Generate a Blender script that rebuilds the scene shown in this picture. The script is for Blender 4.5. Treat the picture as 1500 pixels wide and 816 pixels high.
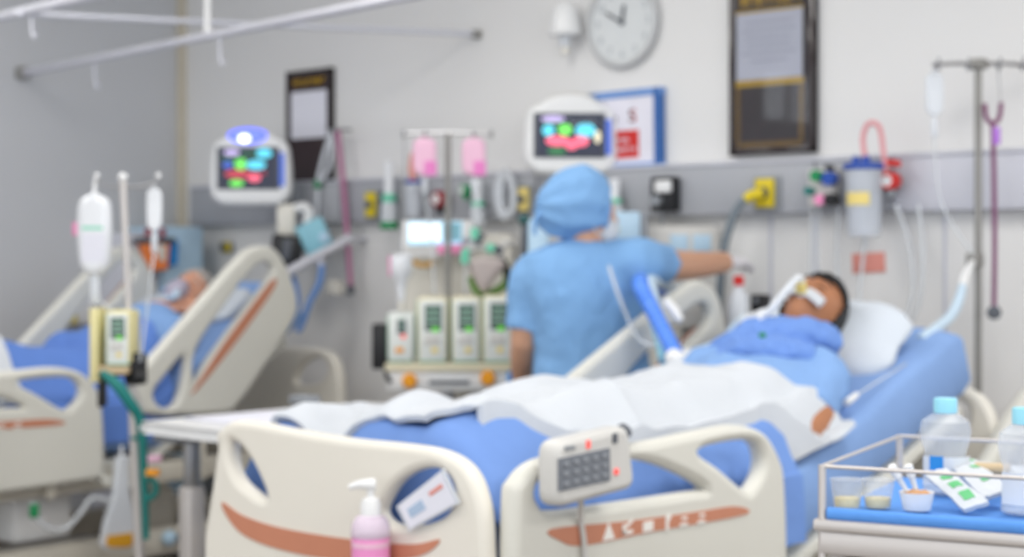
import bpy, bmesh, math, random
from mathutils import Vector, Matrix, noise
from mathutils.geometry import tessellate_polygon

for o in list(bpy.data.objects):
    bpy.data.objects.remove(o, do_unlink=True)
scene = bpy.context.scene
COL = scene.collection
random.seed(7)

# ------------------------------------------------------------------ camera
F = 2400.0                      # focal length in pixels of the 1500 px wide frame
HZ = 375.0                      # horizon row
CAMH = 1.36
YAW = math.radians(42)
CS, SN = math.cos(YAW), math.sin(YAW)
cd = bpy.data.cameras.new('camera')
cam = bpy.data.objects.new('camera', cd)
COL.objects.link(cam)
cam.location = (0, 0, CAMH)
cam.rotation_euler = (math.pi / 2, 0, YAW)
cd.sensor_width = 36
cd.lens = F / 1500 * 36
cd.shift_y = -(408 - HZ) / 1500
cd.clip_start = 0.05
cd.dof.use_dof = True
cd.dof.focus_distance = 1.75    # the photograph is focused in front of the whole ward
cd.dof.aperture_fstop = 4.4
cd.dof.aperture_blades = 0
scene.camera = cam

# ------------------------------------------------------------------ world, lights, exposure
w = bpy.data.worlds.new('daylight')
scene.world = w
w.use_nodes = True
bg = w.node_tree.nodes['Background']
bg.inputs[0].default_value = (0.90, 0.95, 1.0, 1)
bg.inputs[1].default_value = 1.45
vs = scene.view_settings
vs.view_transform = 'Standard'
vs.look = 'None'
vs.gamma = 1
vs.use_curve_mapping = False
vs.exposure = 0.2
LAMPS = [(-1.6, 0.9, 17), (-1.3, 3.3, 15), (-3.7, 3.3, 11), (-3.7, 0.9, 13), (-5.4, 2.6, 12), (0.6, 3.3, 17), (0.6, 0.9, 15)]
for i, (lx, ly, e) in enumerate(LAMPS):
    ld = bpy.data.lights.new('ceiling_lamp_light', 'AREA')
    ld.shape = 'RECTANGLE'
    ld.size, ld.size_y = 0.6, 1.2
    ld.energy = e
    ld.color = (1.0, 0.98, 0.95)
    lo = bpy.data.objects.new('ceiling_lamp_light', ld)
    lo.location = (lx, ly, 2.93)
    COL.objects.link(lo)

# ------------------------------------------------------------------ pixel -> place
CAM = Vector((0, 0, CAMH))
def ray(x, y):
    cx, cz = (x - 750) / F, (HZ - y) / F
    return Vector((cx * CS - SN, cx * SN + CS, cz))
def P(x, y, d): return CAM + ray(x, y) * d
def onY(x, y, Y): r = ray(x, y); return CAM + r * (Y / r.y)
def onX(x, y, X): r = ray(x, y); return CAM + r * (X / r.x)
def onZ(x, y, Z): r = ray(x, y); return CAM + r * ((Z - CAMH) / r.z)
RT = Vector((CS, SN, 0)); FW = Vector((-SN, CS, 0)); UP = Vector((0, 0, 1))
WALL = 5.0
WL = -6.73
def px(n, d): return n * d / F

# ------------------------------------------------------------------ materials
def lin(c):
    c = c / 255.0
    return c / 12.92 if c <= 0.04045 else ((c + 0.055) / 1.055) ** 2.4
def rgb(r, g, b): return (lin(r), lin(g), lin(b), 1)
MATS = {}
def mat(name, col, rough=0.5, metal=0.0, var=0.06, scale=14, bump=0.0, bscale=60, trans=0.0, alpha=1.0, emit=0.0, ior=1.45, coat=0.0, sss=0.0):
    m = bpy.data.materials.new(name); m.use_nodes = True
    nt = m.node_tree; b = nt.nodes['Principled BSDF']
    b.inputs['Roughness'].default_value = rough
    b.inputs['Metallic'].default_value = metal
    b.inputs['IOR'].default_value = ior
    b.inputs['Transmission Weight'].default_value = trans
    b.inputs['Alpha'].default_value = alpha
    b.inputs['Coat Weight'].default_value = coat
    if sss:
        b.inputs['Subsurface Weight'].default_value = sss
        b.inputs['Subsurface Radius'].default_value = (0.012, 0.005, 0.003)
    tc = nt.nodes.new('ShaderNodeTexCoord')
    nz = nt.nodes.new('ShaderNodeTexNoise'); nz.inputs['Scale'].default_value = scale; nz.inputs['Detail'].default_value = 4
    nt.links.new(tc.outputs['Object'], nz.inputs['Vector'])
    mx = nt.nodes.new('ShaderNodeMix'); mx.data_type = 'RGBA'
    c = rgb(*col)
    mx.inputs[6].default_value = tuple(max(0, v * (1 - var)) for v in c[:3]) + (1,)
    mx.inputs[7].default_value = tuple(min(1, v * (1 + var)) for v in c[:3]) + (1,)
    nt.links.new(nz.outputs['Fac'], mx.inputs[0])
    nt.links.new(mx.outputs[2], b.inputs['Base Color'])
    if bump:
        n2 = nt.nodes.new('ShaderNodeTexNoise'); n2.inputs['Scale'].default_value = bscale; n2.inputs['Detail'].default_value = 3
        nt.links.new(tc.outputs['Object'], n2.inputs['Vector'])
        bp = nt.nodes.new('ShaderNodeBump'); bp.inputs['Strength'].default_value = bump; bp.inputs['Distance'].default_value = 0.01
        nt.links.new(n2.outputs['Fac'], bp.inputs['Height']); nt.links.new(bp.outputs['Normal'], b.inputs['Normal'])
    if emit:
        nt.links.new(mx.outputs[2], b.inputs['Emission Color'])
        b.inputs['Emission Strength'].default_value = emit
    MATS[name] = m
    return m
M = {}
def dm(key, *a, **k): M[key] = mat(key, *a, **k)
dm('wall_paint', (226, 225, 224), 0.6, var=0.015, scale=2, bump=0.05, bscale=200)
dm('side_wall_shaded', (200, 201, 204), 0.6, var=0.015, scale=2, bump=0.05, bscale=200)  # wall paint darkened: the side wall's shade is put into its colour
dm('ceiling_paint', (238, 238, 236), 0.7, var=0.01)
dm('floor_terrazzo', (128, 117, 107), 0.35, var=0.22, scale=90)
dm('beige_trim', (205, 196, 178), 0.5)
dm('panel_grey', (168, 170, 176), 0.45, var=0.03)
dm('panel_light', (202, 203, 212), 0.45, var=0.03)
dm('white_plastic', (232, 232, 232), 0.35, var=0.02)
dm('warm_white', (228, 224, 214), 0.4, var=0.02)
dm('bed_cream', (230, 225, 214), 0.38, var=0.02, scale=5)
dm('bed_grey_cream', (216, 214, 205), 0.4, var=0.02, scale=5)
dm('bed_frame_paint', (205, 199, 186), 0.4, var=0.04)
dm('stripe_brown', (198, 132, 104), 0.4, var=0.06)
dm('icon_white', (240, 236, 230), 0.5)
dm('sheet_blue', (132, 164, 214), 0.85, var=0.08, scale=6, bump=0.25, bscale=25)
dm('cover_blue', (94, 130, 202), 0.9, var=0.10, scale=8, bump=0.3, bscale=30)
dm('blanket_blue', (114, 149, 212), 0.9, var=0.10, scale=8, bump=0.3, bscale=30)
dm('deep_blue', (48, 92, 170), 0.85, var=0.12, scale=8, bump=0.3)
dm('scrub_blue', (124, 168, 214), 0.85, var=0.06, scale=7, bump=0.3, bscale=22)
dm('gown_blue', (128, 164, 214), 0.85, var=0.08, scale=9, bump=0.3, bscale=25)
dm('towel_blue', (110, 146, 212), 0.95, var=0.12, scale=12, bump=0.5, bscale=60)
dm('white_cloth', (202, 206, 212), 0.9, var=0.03, scale=6, bump=0.3, bscale=22)
dm('pillow_white', (204, 211, 220), 0.9, var=0.03, scale=8, bump=0.25, bscale=18)
dm('skin_nurse', (206, 158, 130), 0.5, var=0.06, scale=10, sss=0.1)
dm('skin_patient', (172, 116, 82), 0.5, var=0.1, scale=12, sss=0.08)
dm('skin_old', (214, 158, 132), 0.55, var=0.08, scale=12, sss=0.1)
dm('hair_black', (28, 26, 28), 0.55, var=0.3, scale=80, bump=0.5, bscale=150)
dm('hair_grey', (176, 170, 164), 0.7, var=0.15, scale=60, bump=0.5, bscale=150)
dm('steel', (176, 176, 178), 0.32, 0.9, var=0.04)
dm('steel_matte', (206, 200, 196), 0.42, 0.55, var=0.05, scale=3)
dm('aluminium', (214, 214, 222), 0.4, 0.35, var=0.03)
dm('dark_metal', (146, 144, 140), 0.4, 0.4)
dm('black_plastic', (30, 30, 33), 0.45)
dm('dark_grey', (88, 92, 100), 0.5)
dm('mid_grey', (140, 144, 150), 0.5)
dm('hose_grey', (120, 130, 138), 0.5)
dm('rubber', (36, 35, 36), 0.8)
dm('frame_black', (40, 26, 26), 0.12, var=0.15, coat=0.6)
dm('frame_dark', (50, 34, 38), 0.35, var=0.15)
dm('gold', (214, 170, 40), 0.35, 0.3, var=0.15)
dm('paper', (226, 226, 236), 0.8, var=0.02)
dm('faint_ink', (186, 186, 200), 0.8)
dm('clock_rim', (190, 191, 192), 0.4)
dm('clock_face', (216, 219, 220), 0.5)
dm('clock_ink', (168, 173, 178), 0.6)
dm('sign_blue', (110, 150, 210), 0.4)
dm('sign_blue_edge', (52, 100, 168), 0.4)
dm('sign_white', (230, 228, 238), 0.5)
dm('red', (208, 44, 38), 0.45)
dm('dark_red', (150, 34, 44), 0.45)
dm('ink_dark', (70, 62, 66), 0.6)
dm('yellow', (222, 198, 30), 0.45)
dm('pale_yellow', (236, 214, 130), 0.5)
dm('orange', (246, 164, 30), 0.45)
dm('pouch_orange', (250, 138, 70), 0.55)
dm('green', (28, 140, 84), 0.45)
dm('teal', (24, 122, 116), 0.5)
dm('mint', (120, 212, 180), 0.5)
dm('pump_green', (150, 200, 170), 0.5)
dm('lens_blue', (40, 80, 170), 0.4)
dm('pink', (244, 150, 196), 0.5)
dm('pale_pink', (246, 198, 222), 0.55, alpha=0.85)
dm('label_pink', (226, 128, 192), 0.5)
dm('card_salmon', (222, 146, 134), 0.6)
dm('hose_pink', (228, 160, 164), 0.4)
dm('hose_mauve', (176, 112, 146), 0.45)
dm('purple', (178, 120, 214), 0.5)
dm('steth_mauve', (122, 66, 104), 0.45)
dm('pale_blue', (184, 212, 232), 0.45)
dm('cyan_panel', (140, 196, 212), 0.4)
dm('cap_blue', (150, 214, 232), 0.4)
dm('label_blue', (40, 140, 216), 0.5)
dm('drape_blue', (86, 144, 218), 0.8, var=0.08, bump=0.2)
dm('tube_blue', (86, 140, 236), 0.35)
dm('tube_pale', (196, 216, 232), 0.3)
dm('clear_tube', (222, 226, 230), 0.25, alpha=0.55)
dm('clear_plastic', (226, 231, 238), 0.08, alpha=0.34, ior=1.2)
dm('jar_clear', (222, 227, 236), 0.2, alpha=0.6)
dm('frosted', (232, 236, 242), 0.3, alpha=0.72)
dm('bag_white', (238, 240, 244), 0.35, alpha=0.92)
dm('gel_pink', (240, 152, 206), 0.3)
dm('gel_clear', (240, 222, 240), 0.2, alpha=0.7)
dm('urine', (214, 156, 40), 0.3)
dm('amber', (206, 160, 80), 0.4)
dm('pump_cream', (226, 218, 190), 0.45)
dm('pump_yellow', (226, 216, 160), 0.45)
dm('pump_white', (228, 232, 228), 0.4)
dm('pump_screen', (92, 108, 104), 0.25)
dm('led_green', (90, 200, 40), 0.4, emit=0.5)
dm('mauve_grey', (190, 178, 174), 0.6)
dm('leaf_green', (110, 150, 76), 0.6)
dm('brown_grey', (140, 130, 122), 0.6)
dm('tan', (198, 176, 142), 0.6)
dm('screen_dark', (42, 46, 66), 0.2, emit=0.25)
dm('scr_cyan', (90, 196, 218), 0.4, emit=0.75)
dm('scr_green', (110, 214, 92), 0.4, emit=0.7)
dm('scr_dgreen', (52, 118, 74), 0.4, emit=0.5)
dm('scr_pink', (236, 104, 128), 0.4, emit=0.75)
dm('scr_red', (176, 62, 78), 0.4, emit=0.6)
dm('scr_lilac', (190, 176, 220), 0.4, emit=0.6)
dm('scr_cream', (222, 214, 186), 0.4, emit=0.6)
dm('scr_blue', (70, 100, 190), 0.4, emit=0.5)
dm('scr_white', (226, 240, 250), 0.4, emit=0.8)
dm('scr_pale', (168, 208, 228), 0.4, emit=0.6)
dm('lamp_glow', (255, 252, 246), 0.5, emit=3.0)
dm('led_blue', (96, 110, 255), 0.4, emit=1.3)
dm('led_white', (244, 246, 255), 0.4, emit=2.0)
dm('glove', (226, 222, 226), 0.6, var=0.03)
dm('keypad', (118, 122, 130), 0.6, var=0.1, scale=200)
dm('control_grey', (206, 204, 200), 0.4)
dm('red_light', (240, 90, 84), 0.4, emit=0.5)
dm('wound_brown', (196, 150, 110), 0.7)
dm('glass_pane', (230, 240, 245), 0.02, alpha=0.15)

# ------------------------------------------------------------------ mesh builder
def ax(ux, uy, uz, o):
    return Matrix(((ux.x, uy.x, uz.x, o.x), (ux.y, uy.y, uz.y, o.y), (ux.z, uy.z, uz.z, o.z), (0, 0, 0, 1)))
def frame(n, o, up=UP):
    """z axis = n"""
    n = n.normalized()
    if abs(n.dot(up)) > 0.98: up = Vector((0, 1, 0))
    x = up.cross(n).normalized(); y = n.cross(x)
    return ax(x, y, n, o)
CAMF = lambda o, yaw=0.0: ax((RT * math.cos(yaw) + FW * math.sin(yaw)), UP, (RT * math.sin(yaw) - FW * math.cos(yaw)), o)   # x = right, y = up, z = towards camera
WALLF = lambda o: ax(Vector((1, 0, 0)), UP, Vector((0, -1, 0)), o)          # on the back wall: x right, y up, z into the room
def cat(pts, n=6, closed=False):
    pts = [Vector(p) for p in pts]; N = len(pts); out = []
    rng = range(N) if closed else range(N - 1)
    for i in rng:
        if closed: a, b, c, d = pts[i - 1], pts[i], pts[(i + 1) % N], pts[(i + 2) % N]
        else: a, b, c, d = pts[max(i - 1, 0)], pts[i], pts[i + 1], pts[min(i + 2, N - 1)]
        for k in range(n):
            t = k / n
            out.append(0.5 * ((2 * b) + (c - a) * t + (2 * a - 5 * b + 4 * c - d) * t * t + (3 * b - a - 3 * c + d) * t ** 3))
    if not closed: out.append(pts[-1])
    return out
class MB:
    def __init__(s): s.v = []; s.f = []
    def add(s, vs, fs, mx=None):
        o = len(s.v)
        s.v += [(mx @ Vector(v)) if mx else Vector(v) for v in vs]
        s.f += [tuple(i + o for i in f) for f in fs]
        return s
    def bm(s, bm, mx=None):
        bm.verts.index_update()
        s.add([v.co.copy() for v in bm.verts], [[v.index for v in f.verts] for f in bm.faces], mx); bm.free(); return s
    def box(s, size, mx=None, bev=0.0, seg=2, c=(0, 0, 0)):
        b = bmesh.new(); bmesh.ops.create_cube(b, size=1)
        for v in b.verts: v.co = Vector((v.co.x * size[0] + c[0], v.co.y * size[1] + c[1], v.co.z * size[2] + c[2]))
        if bev: bmesh.ops.bevel(b, geom=b.edges[:], offset=min(bev, min(size) * 0.49), segments=seg, affect='EDGES', profile=0.5)
        return s.bm(b, mx)
    def wbox(s, a, b, bev=0.0):
        a, b = Vector(a), Vector(b)
        return s.box([abs(b[i] - a[i]) for i in range(3)], Matrix.Translation((a + b) / 2), bev)
    def tube(s, pts, r, n=10, smooth=0, closed=False, flat=1.0):
        pts = [Vector(p) for p in pts]
        if smooth:
            if isinstance(r, (list, tuple)):
                rr = [x.x for x in cat([Vector((q, 0, 0)) for q in r], smooth, closed)]
            else: rr = r
            pts = cat(pts, smooth, closed); r = rr
        N = len(pts)
        if not isinstance(r, (list, tuple)): r = [r] * N
        rings = []; up = None
        for i in range(N):
            if closed: t = (pts[(i + 1) % N] - pts[i - 1])
            else: t = pts[min(i + 1, N - 1)] - pts[max(i - 1, 0)]
            t.normalize()
            if up is None:
                a = Vector((0, 0, 1)) if abs(t.z) < 0.9 else Vector((1, 0, 0))
                up = (a - t * a.dot(t)).normalized()
            else:
                up = up - t * up.dot(t)
                if up.length < 1e-6: up = t.orthogonal()
                up.normalize()
            sd = t.cross(up)
            rings.append([pts[i] + (up * math.cos(q) + sd * math.sin(q) * flat) * r[i] for q in [2 * math.pi * k / n for k in range(n)]])
        vs = [v for R in rings for v in R]; fs = []
        for i in range(N if closed else N - 1):
            j = (i + 1) % N
            for k in range(n):
                fs.append((i * n + k, i * n + (k + 1) % n, j * n + (k + 1) % n, j * n + k))
        if not closed:
            fs.append(tuple(range(n))[::-1]); fs.append(tuple((N - 1) * n + k for k in range(n)))
        return s.add(vs, fs)
    def cyl(s, a, b, r, r2=None, n=16): return s.tube([a, b], [r, r if r2 is None else r2], n)
    def lathe(s, prof, mx=None, n=20):
        vs = []; fs = []
        for (r, z) in prof:
            for k in range(n):
                q = 2 * math.pi * k / n; vs.append((r * math.cos(q), r * math.sin(q), z))
        for i in range(len(prof) - 1):
            for k in range(n):
                fs.append((i * n + k, i * n + (k + 1) % n, (i + 1) * n + (k + 1) % n, (i + 1) * n + k))
        fs.append(tuple(range(n))[::-1]); fs.append(tuple((len(prof) - 1) * n + k for k in range(n)))
        return s.add(vs, fs, mx)
    def ball(s, c, r, mx=None, n=14, m=9):
        c = Vector(c); r = (r, r, r) if isinstance(r, (int, float)) else r
        vs = [c + Vector((0, 0, r[2]))]; fs = []
        for i in range(1, m):
            th = math.pi * i / m
            for k in range(n):
                q = 2 * math.pi * k / n
                vs.append(c + Vector((r[0] * math.sin(th) * math.cos(q), r[1] * math.sin(th) * math.sin(q), r[2] * math.cos(th))))
        vs.append(c - Vector((0, 0, r[2])))
        for k in range(n): fs.append((0, 1 + k, 1 + (k + 1) % n))
        for i in range(m - 2):
            for k in range(n): fs.append((1 + i * n + k, 1 + (i + 1) * n + k, 1 + (i + 1) * n + (k + 1) % n, 1 + i * n + (k + 1) % n))
        L = len(vs) - 1; o = 1 + (m - 2) * n
        for k in range(n): fs.append((L, o + (k + 1) % n, o + k))
        return s.add(vs, fs, mx)
    def loft(s, rings, cap=True):
        n = len(rings[0]); vs = [v for R in rings for v in R]; fs = []
        for i in range(len(rings) - 1):
            for k in range(n): fs.append((i * n + k, i * n + (k + 1) % n, (i + 1) * n + (k + 1) % n, (i + 1) * n + k))
        if cap:
            fs.append(tuple(range(n))[::-1]); fs.append(tuple((len(rings) - 1) * n + k for k in range(n)))
        return s.add(vs, fs)
    def plate(s, outlines, thick, mx, bev=0.0):
        """2-D outline (first) with holes, given thickness, rounded edges; centred on z=0"""
        cu = bpy.data.curves.new('t', 'CURVE'); cu.dimensions = '2D'; cu.fill_mode = 'BOTH'
        cu.extrude = max(thick / 2 - bev, 0.0005); cu.bevel_depth = bev; cu.bevel_resolution = 2 if bev else 0; cu.offset = -bev
        for pts in outlines:
            sp = cu.splines.new('POLY'); sp.points.add(len(pts) - 1); sp.use_cyclic_u = True
            for i, p in enumerate(pts): sp.points[i].co = (p[0], p[1], 0, 1)
        ob = bpy.data.objects.new('t', cu)
        me = ob.to_mesh()
        s.add([v.co.copy() for v in me.vertices], [tuple(p.vertices) for p in me.polygons], mx)
        ob.to_mesh_clear(); bpy.data.objects.remove(ob); bpy.data.curves.remove(cu)
        return s
def text_mb(txt, size, mx, depth=0.001, align='CENTER'):
    cu = bpy.data.curves.new('t', 'FONT'); cu.body = txt; cu.size = size; cu.extrude = depth; cu.align_x = align; cu.align_y = 'CENTER'
    ob = bpy.data.objects.new('t', cu); me = ob.to_mesh()
    m = MB().add([v.co.copy() for v in me.vertices], [tuple(p.vertices) for p in me.polygons], mx)
    ob.to_mesh_clear(); bpy.data.objects.remove(ob); bpy.data.curves.remove(cu)
    return m

WLOC = {}
def wloc(o): return WLOC.get(o.name, Vector((0, 0, 0)))
def tag(o, label=None, category=None, group=None, kind=None):
    if label: o['label'] = label
    if category: o['category'] = category
    if group: o['group'] = group
    if kind: o['kind'] = kind
    return o
def thing(name, base, label, category, group=None):
    o = bpy.data.objects.new(name, None); o.empty_display_size = 0.1
    COL.objects.link(o); o.location = base; WLOC[o.name] = Vector(base)
    return tag(o, label, category, group)
def add(name, mb, material, parent=None, label=None, category=None, group=None, kind=None, smooth=True, angle=40):
    me = bpy.data.meshes.new(name)
    vs = mb.v
    lo = Vector([min(v[i] for v in vs) for i in range(3)]); hi = Vector([max(v[i] for v in vs) for i in range(3)])
    c = (lo + hi) / 2; c.z = lo.z
    me.from_pydata([v - c for v in vs], [], mb.f)
    b = bmesh.new(); b.from_mesh(me); bmesh.ops.recalc_face_normals(b, faces=b.faces); b.to_mesh(me); b.free()
    if smooth:
        for p in me.polygons: p.use_smooth = True
        me.set_sharp_from_angle(angle=math.radians(angle))
    me.materials.append(M[material] if isinstance(material, str) else material)
    o = bpy.data.objects.new(name, me); COL.objects.link(o)
    WLOC[o.name] = c
    if parent: o.parent = parent; o.location = c - wloc(parent)
    else: o.location = c
    return tag(o, label, category, group, kind)
def remesh(mb, vox, smooth=4, fac=0.6):
    me = bpy.data.meshes.new('t'); me.from_pydata(mb.v, [], mb.f)
    b = bmesh.new(); b.from_mesh(me); bmesh.ops.recalc_face_normals(b, faces=b.faces); b.to_mesh(me); b.free()
    ob = bpy.data.objects.new('t', me); COL.objects.link(ob)
    m = ob.modifiers.new('r', 'REMESH'); m.mode = 'VOXEL'; m.voxel_size = vox
    if smooth: q = ob.modifiers.new('s', 'SMOOTH'); q.iterations = smooth; q.factor = fac
    bpy.context.view_layer.update()
    dg = bpy.context.evaluated_depsgraph_get(); e = ob.evaluated_get(dg); m2 = e.to_mesh()
    r = MB(); r.v = [v.co.copy() for v in m2.vertices]; r.f = [tuple(p.vertices) for p in m2.polygons]
    e.to_mesh_clear(); bpy.data.objects.remove(ob); bpy.data.meshes.remove(me)
    return r
def wrinkle(mb, amp, sc, stretch=(1, 1, 1)):
    """push the surface in and out a little along its normals"""
    me = bpy.data.meshes.new('t'); me.from_pydata(mb.v, [], mb.f); me.update()
    ns = [v.normal.copy() for v in me.vertices]
    for i, v in enumerate(mb.v):
        q = Vector((v.x * stretch[0], v.y * stretch[1], v.z * stretch[2])) * sc
        v += ns[i] * amp * (noise.noise(q) + 0.5 * noise.noise(q * 2.1))
    bpy.data.meshes.remove(me); return mb
def cloth(fn, nu, nv, thick=0.01):
    """open sheet from fn(u,v) made into a thin closed solid"""
    g = [[fn(i / nu, j / nv) for j in range(nv + 1)] for i in range(nu + 1)]
    vs = []; fs = []
    W = nv + 1
    nrm = []
    for i in range(nu + 1):
        for j in range(nv + 1):
            a = g[min(i + 1, nu)][j] - g[max(i - 1, 0)][j]; b = g[i][min(j + 1, nv)] - g[i][max(j - 1, 0)]
            n = a.cross(b); n = n.normalized() if n.length > 1e-9 else UP.copy()
            if n.z < -0.3: n = -n
            nrm.append(n); vs.append(g[i][j])
    K = len(vs)
    vs += [vs[i] - nrm[i] * thick for i in range(K)]
    for i in range(nu):
        for j in range(nv):
            q = (i * W + j, (i + 1) * W + j, (i + 1) * W + j + 1, i * W + j + 1)
            fs.append(q); fs.append(tuple(k + K for k in q)[::-1])
    edge = [i * W for i in range(nu + 1)] + [nu * W + j for j in range(1, nv + 1)] + [i * W + nv for i in range(nu - 1, -1, -1)] + [j for j in range(nv - 1, 0, -1)]
    for a, b in zip(edge, edge[1:] + edge[:1]): fs.append((a, b, b + K, a + K))
    return MB().add(vs, fs)
def copy_tree(o, loc=None, parent=None, label=None):
    c = o.copy(); COL.objects.link(c); c.parent = parent
    if loc is not None: c.location = loc
    if label: c['label'] = label
    for ch in [q for q in bpy.data.objects if q.parent == o]: copy_tree(ch, None, c)
    return c
def ell(c, ux, uy, a, b, n=20, e=2.0):
    out = []
    for k in range(n):
        q = 2 * math.pi * k / n; x, y = math.cos(q), math.sin(q)
        out.append(c + ux * a * math.copysign(abs(x) ** (2 / e), x) + uy * b * math.copysign(abs(y) ** (2 / e), y))
    return out
def structure(name, mb, material, parent=None): return add(name, mb, material, parent, kind='structure' if parent is None else None, smooth=False)

# ================================================================== SETTING
structure('floor', MB().wbox((WL - 0.15, -3.0, -0.1), (3.0, WALL + 0.15, 0)), 'floor_terrazzo')
structure('wall_back', MB().wbox((WL - 0.15, WALL, 0), (3.0, WALL + 0.15, 3.0)), 'wall_paint')
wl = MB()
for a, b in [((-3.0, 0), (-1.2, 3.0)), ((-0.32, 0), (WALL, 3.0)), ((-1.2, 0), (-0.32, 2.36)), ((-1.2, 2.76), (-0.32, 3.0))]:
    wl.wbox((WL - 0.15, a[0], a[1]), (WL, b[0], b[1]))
structure('wall_left', wl, 'side_wall_shaded')
structure('ceiling', MB().wbox((WL - 0.15, -3.0, 3.0), (3.0, WALL + 0.15, 3.1)), 'ceiling_paint')
wn = MB()
for a, b in [((-1.2, 2.36), (-0.32, 2.39)), ((-1.2, 2.73), (-0.32, 2.76)), ((-1.2, 2.39), (-1.17, 2.73)), ((-0.35, 2.39), (-0.32, 2.73)), ((-0.77, 2.39), (-0.75, 2.73))]:
    wn.wbox((WL - 0.10, a[0], a[1]), (WL - 0.04, b[0], b[1]))
win = structure('window_1', wn, 'white_plastic')
structure('pane', MB().wbox((WL - 0.075, -1.17, 2.39), (WL - 0.065, -0.77, 2.73)), 'glass_pane', win)
structure('pane', MB().wbox((WL - 0.075, -0.75, 2.39), (WL - 0.065, -0.35, 2.73)), 'glass_pane', win)
structure('baseboard_back', MB().wbox((WL, WALL - 0.015, 0), (3.0, WALL, 0.1)), 'panel_grey')
structure('baseboard_left', MB().wbox((WL, -3.0, 0), (WL + 0.015, WALL - 0.015, 0.1)), 'panel_grey')
structure('trim_1', MB().wbox((WL + 0.0, WALL - 0.035, 0.1), (WL + 0.04, WALL, 3.0), 0.004), 'beige_trim')
# faint vertical joints of the wall sheeting below the service panel
for i, xx in enumerate((1130, 1195, 1385)):
    p = onY(xx, 330, WALL)
    structure('trim_%d' % (i + 2), MB().wbox((p.x - 0.006, WALL - 0.006, 0.1), (p.x + 0.006, WALL, onY(xx, 315, WALL).z)), 'panel_light')
# ceiling lamps (out of frame)
for i, (lx, ly, e) in enumerate(LAMPS):
    t = thing('ceiling_lamp', (lx, ly, 2.94), 'rectangular white fluorescent ceiling lamp', 'lamp', 'ceiling lamps')
    add('housing', MB().wbox((lx - 0.32, ly - 0.62, 2.96), (lx + 0.32, ly + 0.62, 3.0), 0.01), 'white_plastic', t)
    add('diffuser', MB().wbox((lx - 0.29, ly - 0.59, 2.945), (lx + 0.29, ly + 0.59, 2.958), 0.004), 'lamp_glow', t)

# curtain tracks under the ceiling
def track(name, pts, r, ends, label, hooks=(), material='aluminium'):
    pts = [Vector(p) for p in pts]
    t = thing(name, pts[0], label, 'curtain rail', 'curtain tracks')
    add('rail', MB().tube(pts, r, 10), material, t)
    for e in ends: add('end_cap', MB().box((r * 3.2, r * 3.2, r * 3.2), Matrix.Translation(e), r * 0.6), 'dark_metal', t)
    for h in hooks:
        h = Vector(h)
        add('hanger', MB().cyl(h, Vector((h.x, h.y, 3.0)), 0.012), 'white_plastic', t)
    return t
zb = 2.20
def onzb(x, y, z=zb): return onZ(x, y, z)
bl = onX(33, 107, WL + 0.02); br = onZ(580, -2, bl.z); br2 = br + (br - bl) * 0.6
tb = track('curtain_track', [bl, br2], 0.017, [bl], 'long pale curtain track running off the dim side wall', [bl + (br - bl) * 0.58, br2])
aw = onY(697, 50, WALL - 0.02); al = onZ(22, 20, aw.z)
track('curtain_track', [aw, al], 0.011, [aw], 'thin pale curtain track ending at the back wall above the pink drip bags', [], 'panel_light')
c1 = onZ(112, -1, aw.z + 0.012); c0 = onZ(-30, 32, aw.z + 0.012)
track('curtain_track', [c0, c1 + (c1 - c0) * 1.5], 0.02, [], 'pale curtain track crossing above the dim corner bed', [c1 + (c1 - c0) * 0.5])
for i, (x, y, L, tr) in enumerate([(139, 86, 42, tb), (322, 49, 46, tb), (47, 28, 36, None)]):
    q = (onZ(x, y, bl.z) if tr else onZ(x, 19, aw.z)); d = (q - CAM).dot(FW)
    z0 = bl.z if tr else aw.z
    add('curtain_hook', MB().tube([(q.x, q.y, z0), (q.x, q.y, z0 - px(L * 0.6, d)), (q.x + 0.012, q.y, z0 - px(L, d)), (q.x + 0.03, q.y, z0 - px(L - 4, d))], 0.006, 8, 4),
        'panel_light', None, ['small pale curtain hook near the dark end cap of the long track', 'small pale curtain hook below the vertical hanger of the long track', 'small pale curtain hook where two curtain tracks meet in the corner'][i], 'hook', 'curtain hooks')

# service panel along the back wall
zt0, zb0 = onY(1400, 228, WALL).z, onY(1400, 309, WALL).z
sp = thing('service_panel', (onY(900, 300, WALL).x, WALL - 0.03, zb0), 'long grey bed-head service panel along the back wall', 'wall panel')
for xa, xb, m_ in [(292, 512, 'panel_grey'), (514, 800, 'panel_grey'), (802, 1205, 'panel_grey'), (1207, 1318, 'panel_grey'), (1320, 1560, 'panel_light')]:
    a, b = onY(xa, 300, WALL).x, onY(xb, 300, WALL).x
    add('cover_panel', MB().wbox((a, WALL - 0.06, zb0), (b, WALL - 0.003, zt0), 0.008), m_, sp)
a, b = onY(292, 300, WALL).x, onY(1560, 300, WALL).x
add('top_edge', MB().wbox((a, WALL - 0.066, zt0 - 0.001), (b, WALL - 0.003, zt0 + 0.012), 0.003), 'panel_light', sp)
FACE = WALL - 0.062
def outlet(x, y, wpx, hpx, material, label, plane=None):
    c = onY(x, y, plane or FACE); d = (c - CAM).dot(FW); W, Hh = px(wpx, d) / 0.78, px(hpx, d)
    t = thing('gas_outlet', c + Vector((0, 0, -Hh / 2)), label, 'outlet')
    add('plate', MB().box((W * 1.5, 0.01, Hh * 1.18), Matrix.Translation(c + Vector((0, -0.005, 0))), 0.003), 'mid_grey', t)
    f = add('face', MB().box((W, 0.02, Hh), Matrix.Translation(c + Vector((0, -0.02, 0))), 0.005), material, t)
    add('socket', MB().cyl(c + Vector((0, -0.03, 0)), c + Vector((0, -0.042, 0)), W * 0.3), 'dark_grey', t)
    return c
o_yl = outlet(548, 300, 15, 36, 'yellow', 'yellow gas outlet on the grey panel beside the green-based flowmeter')
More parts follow.
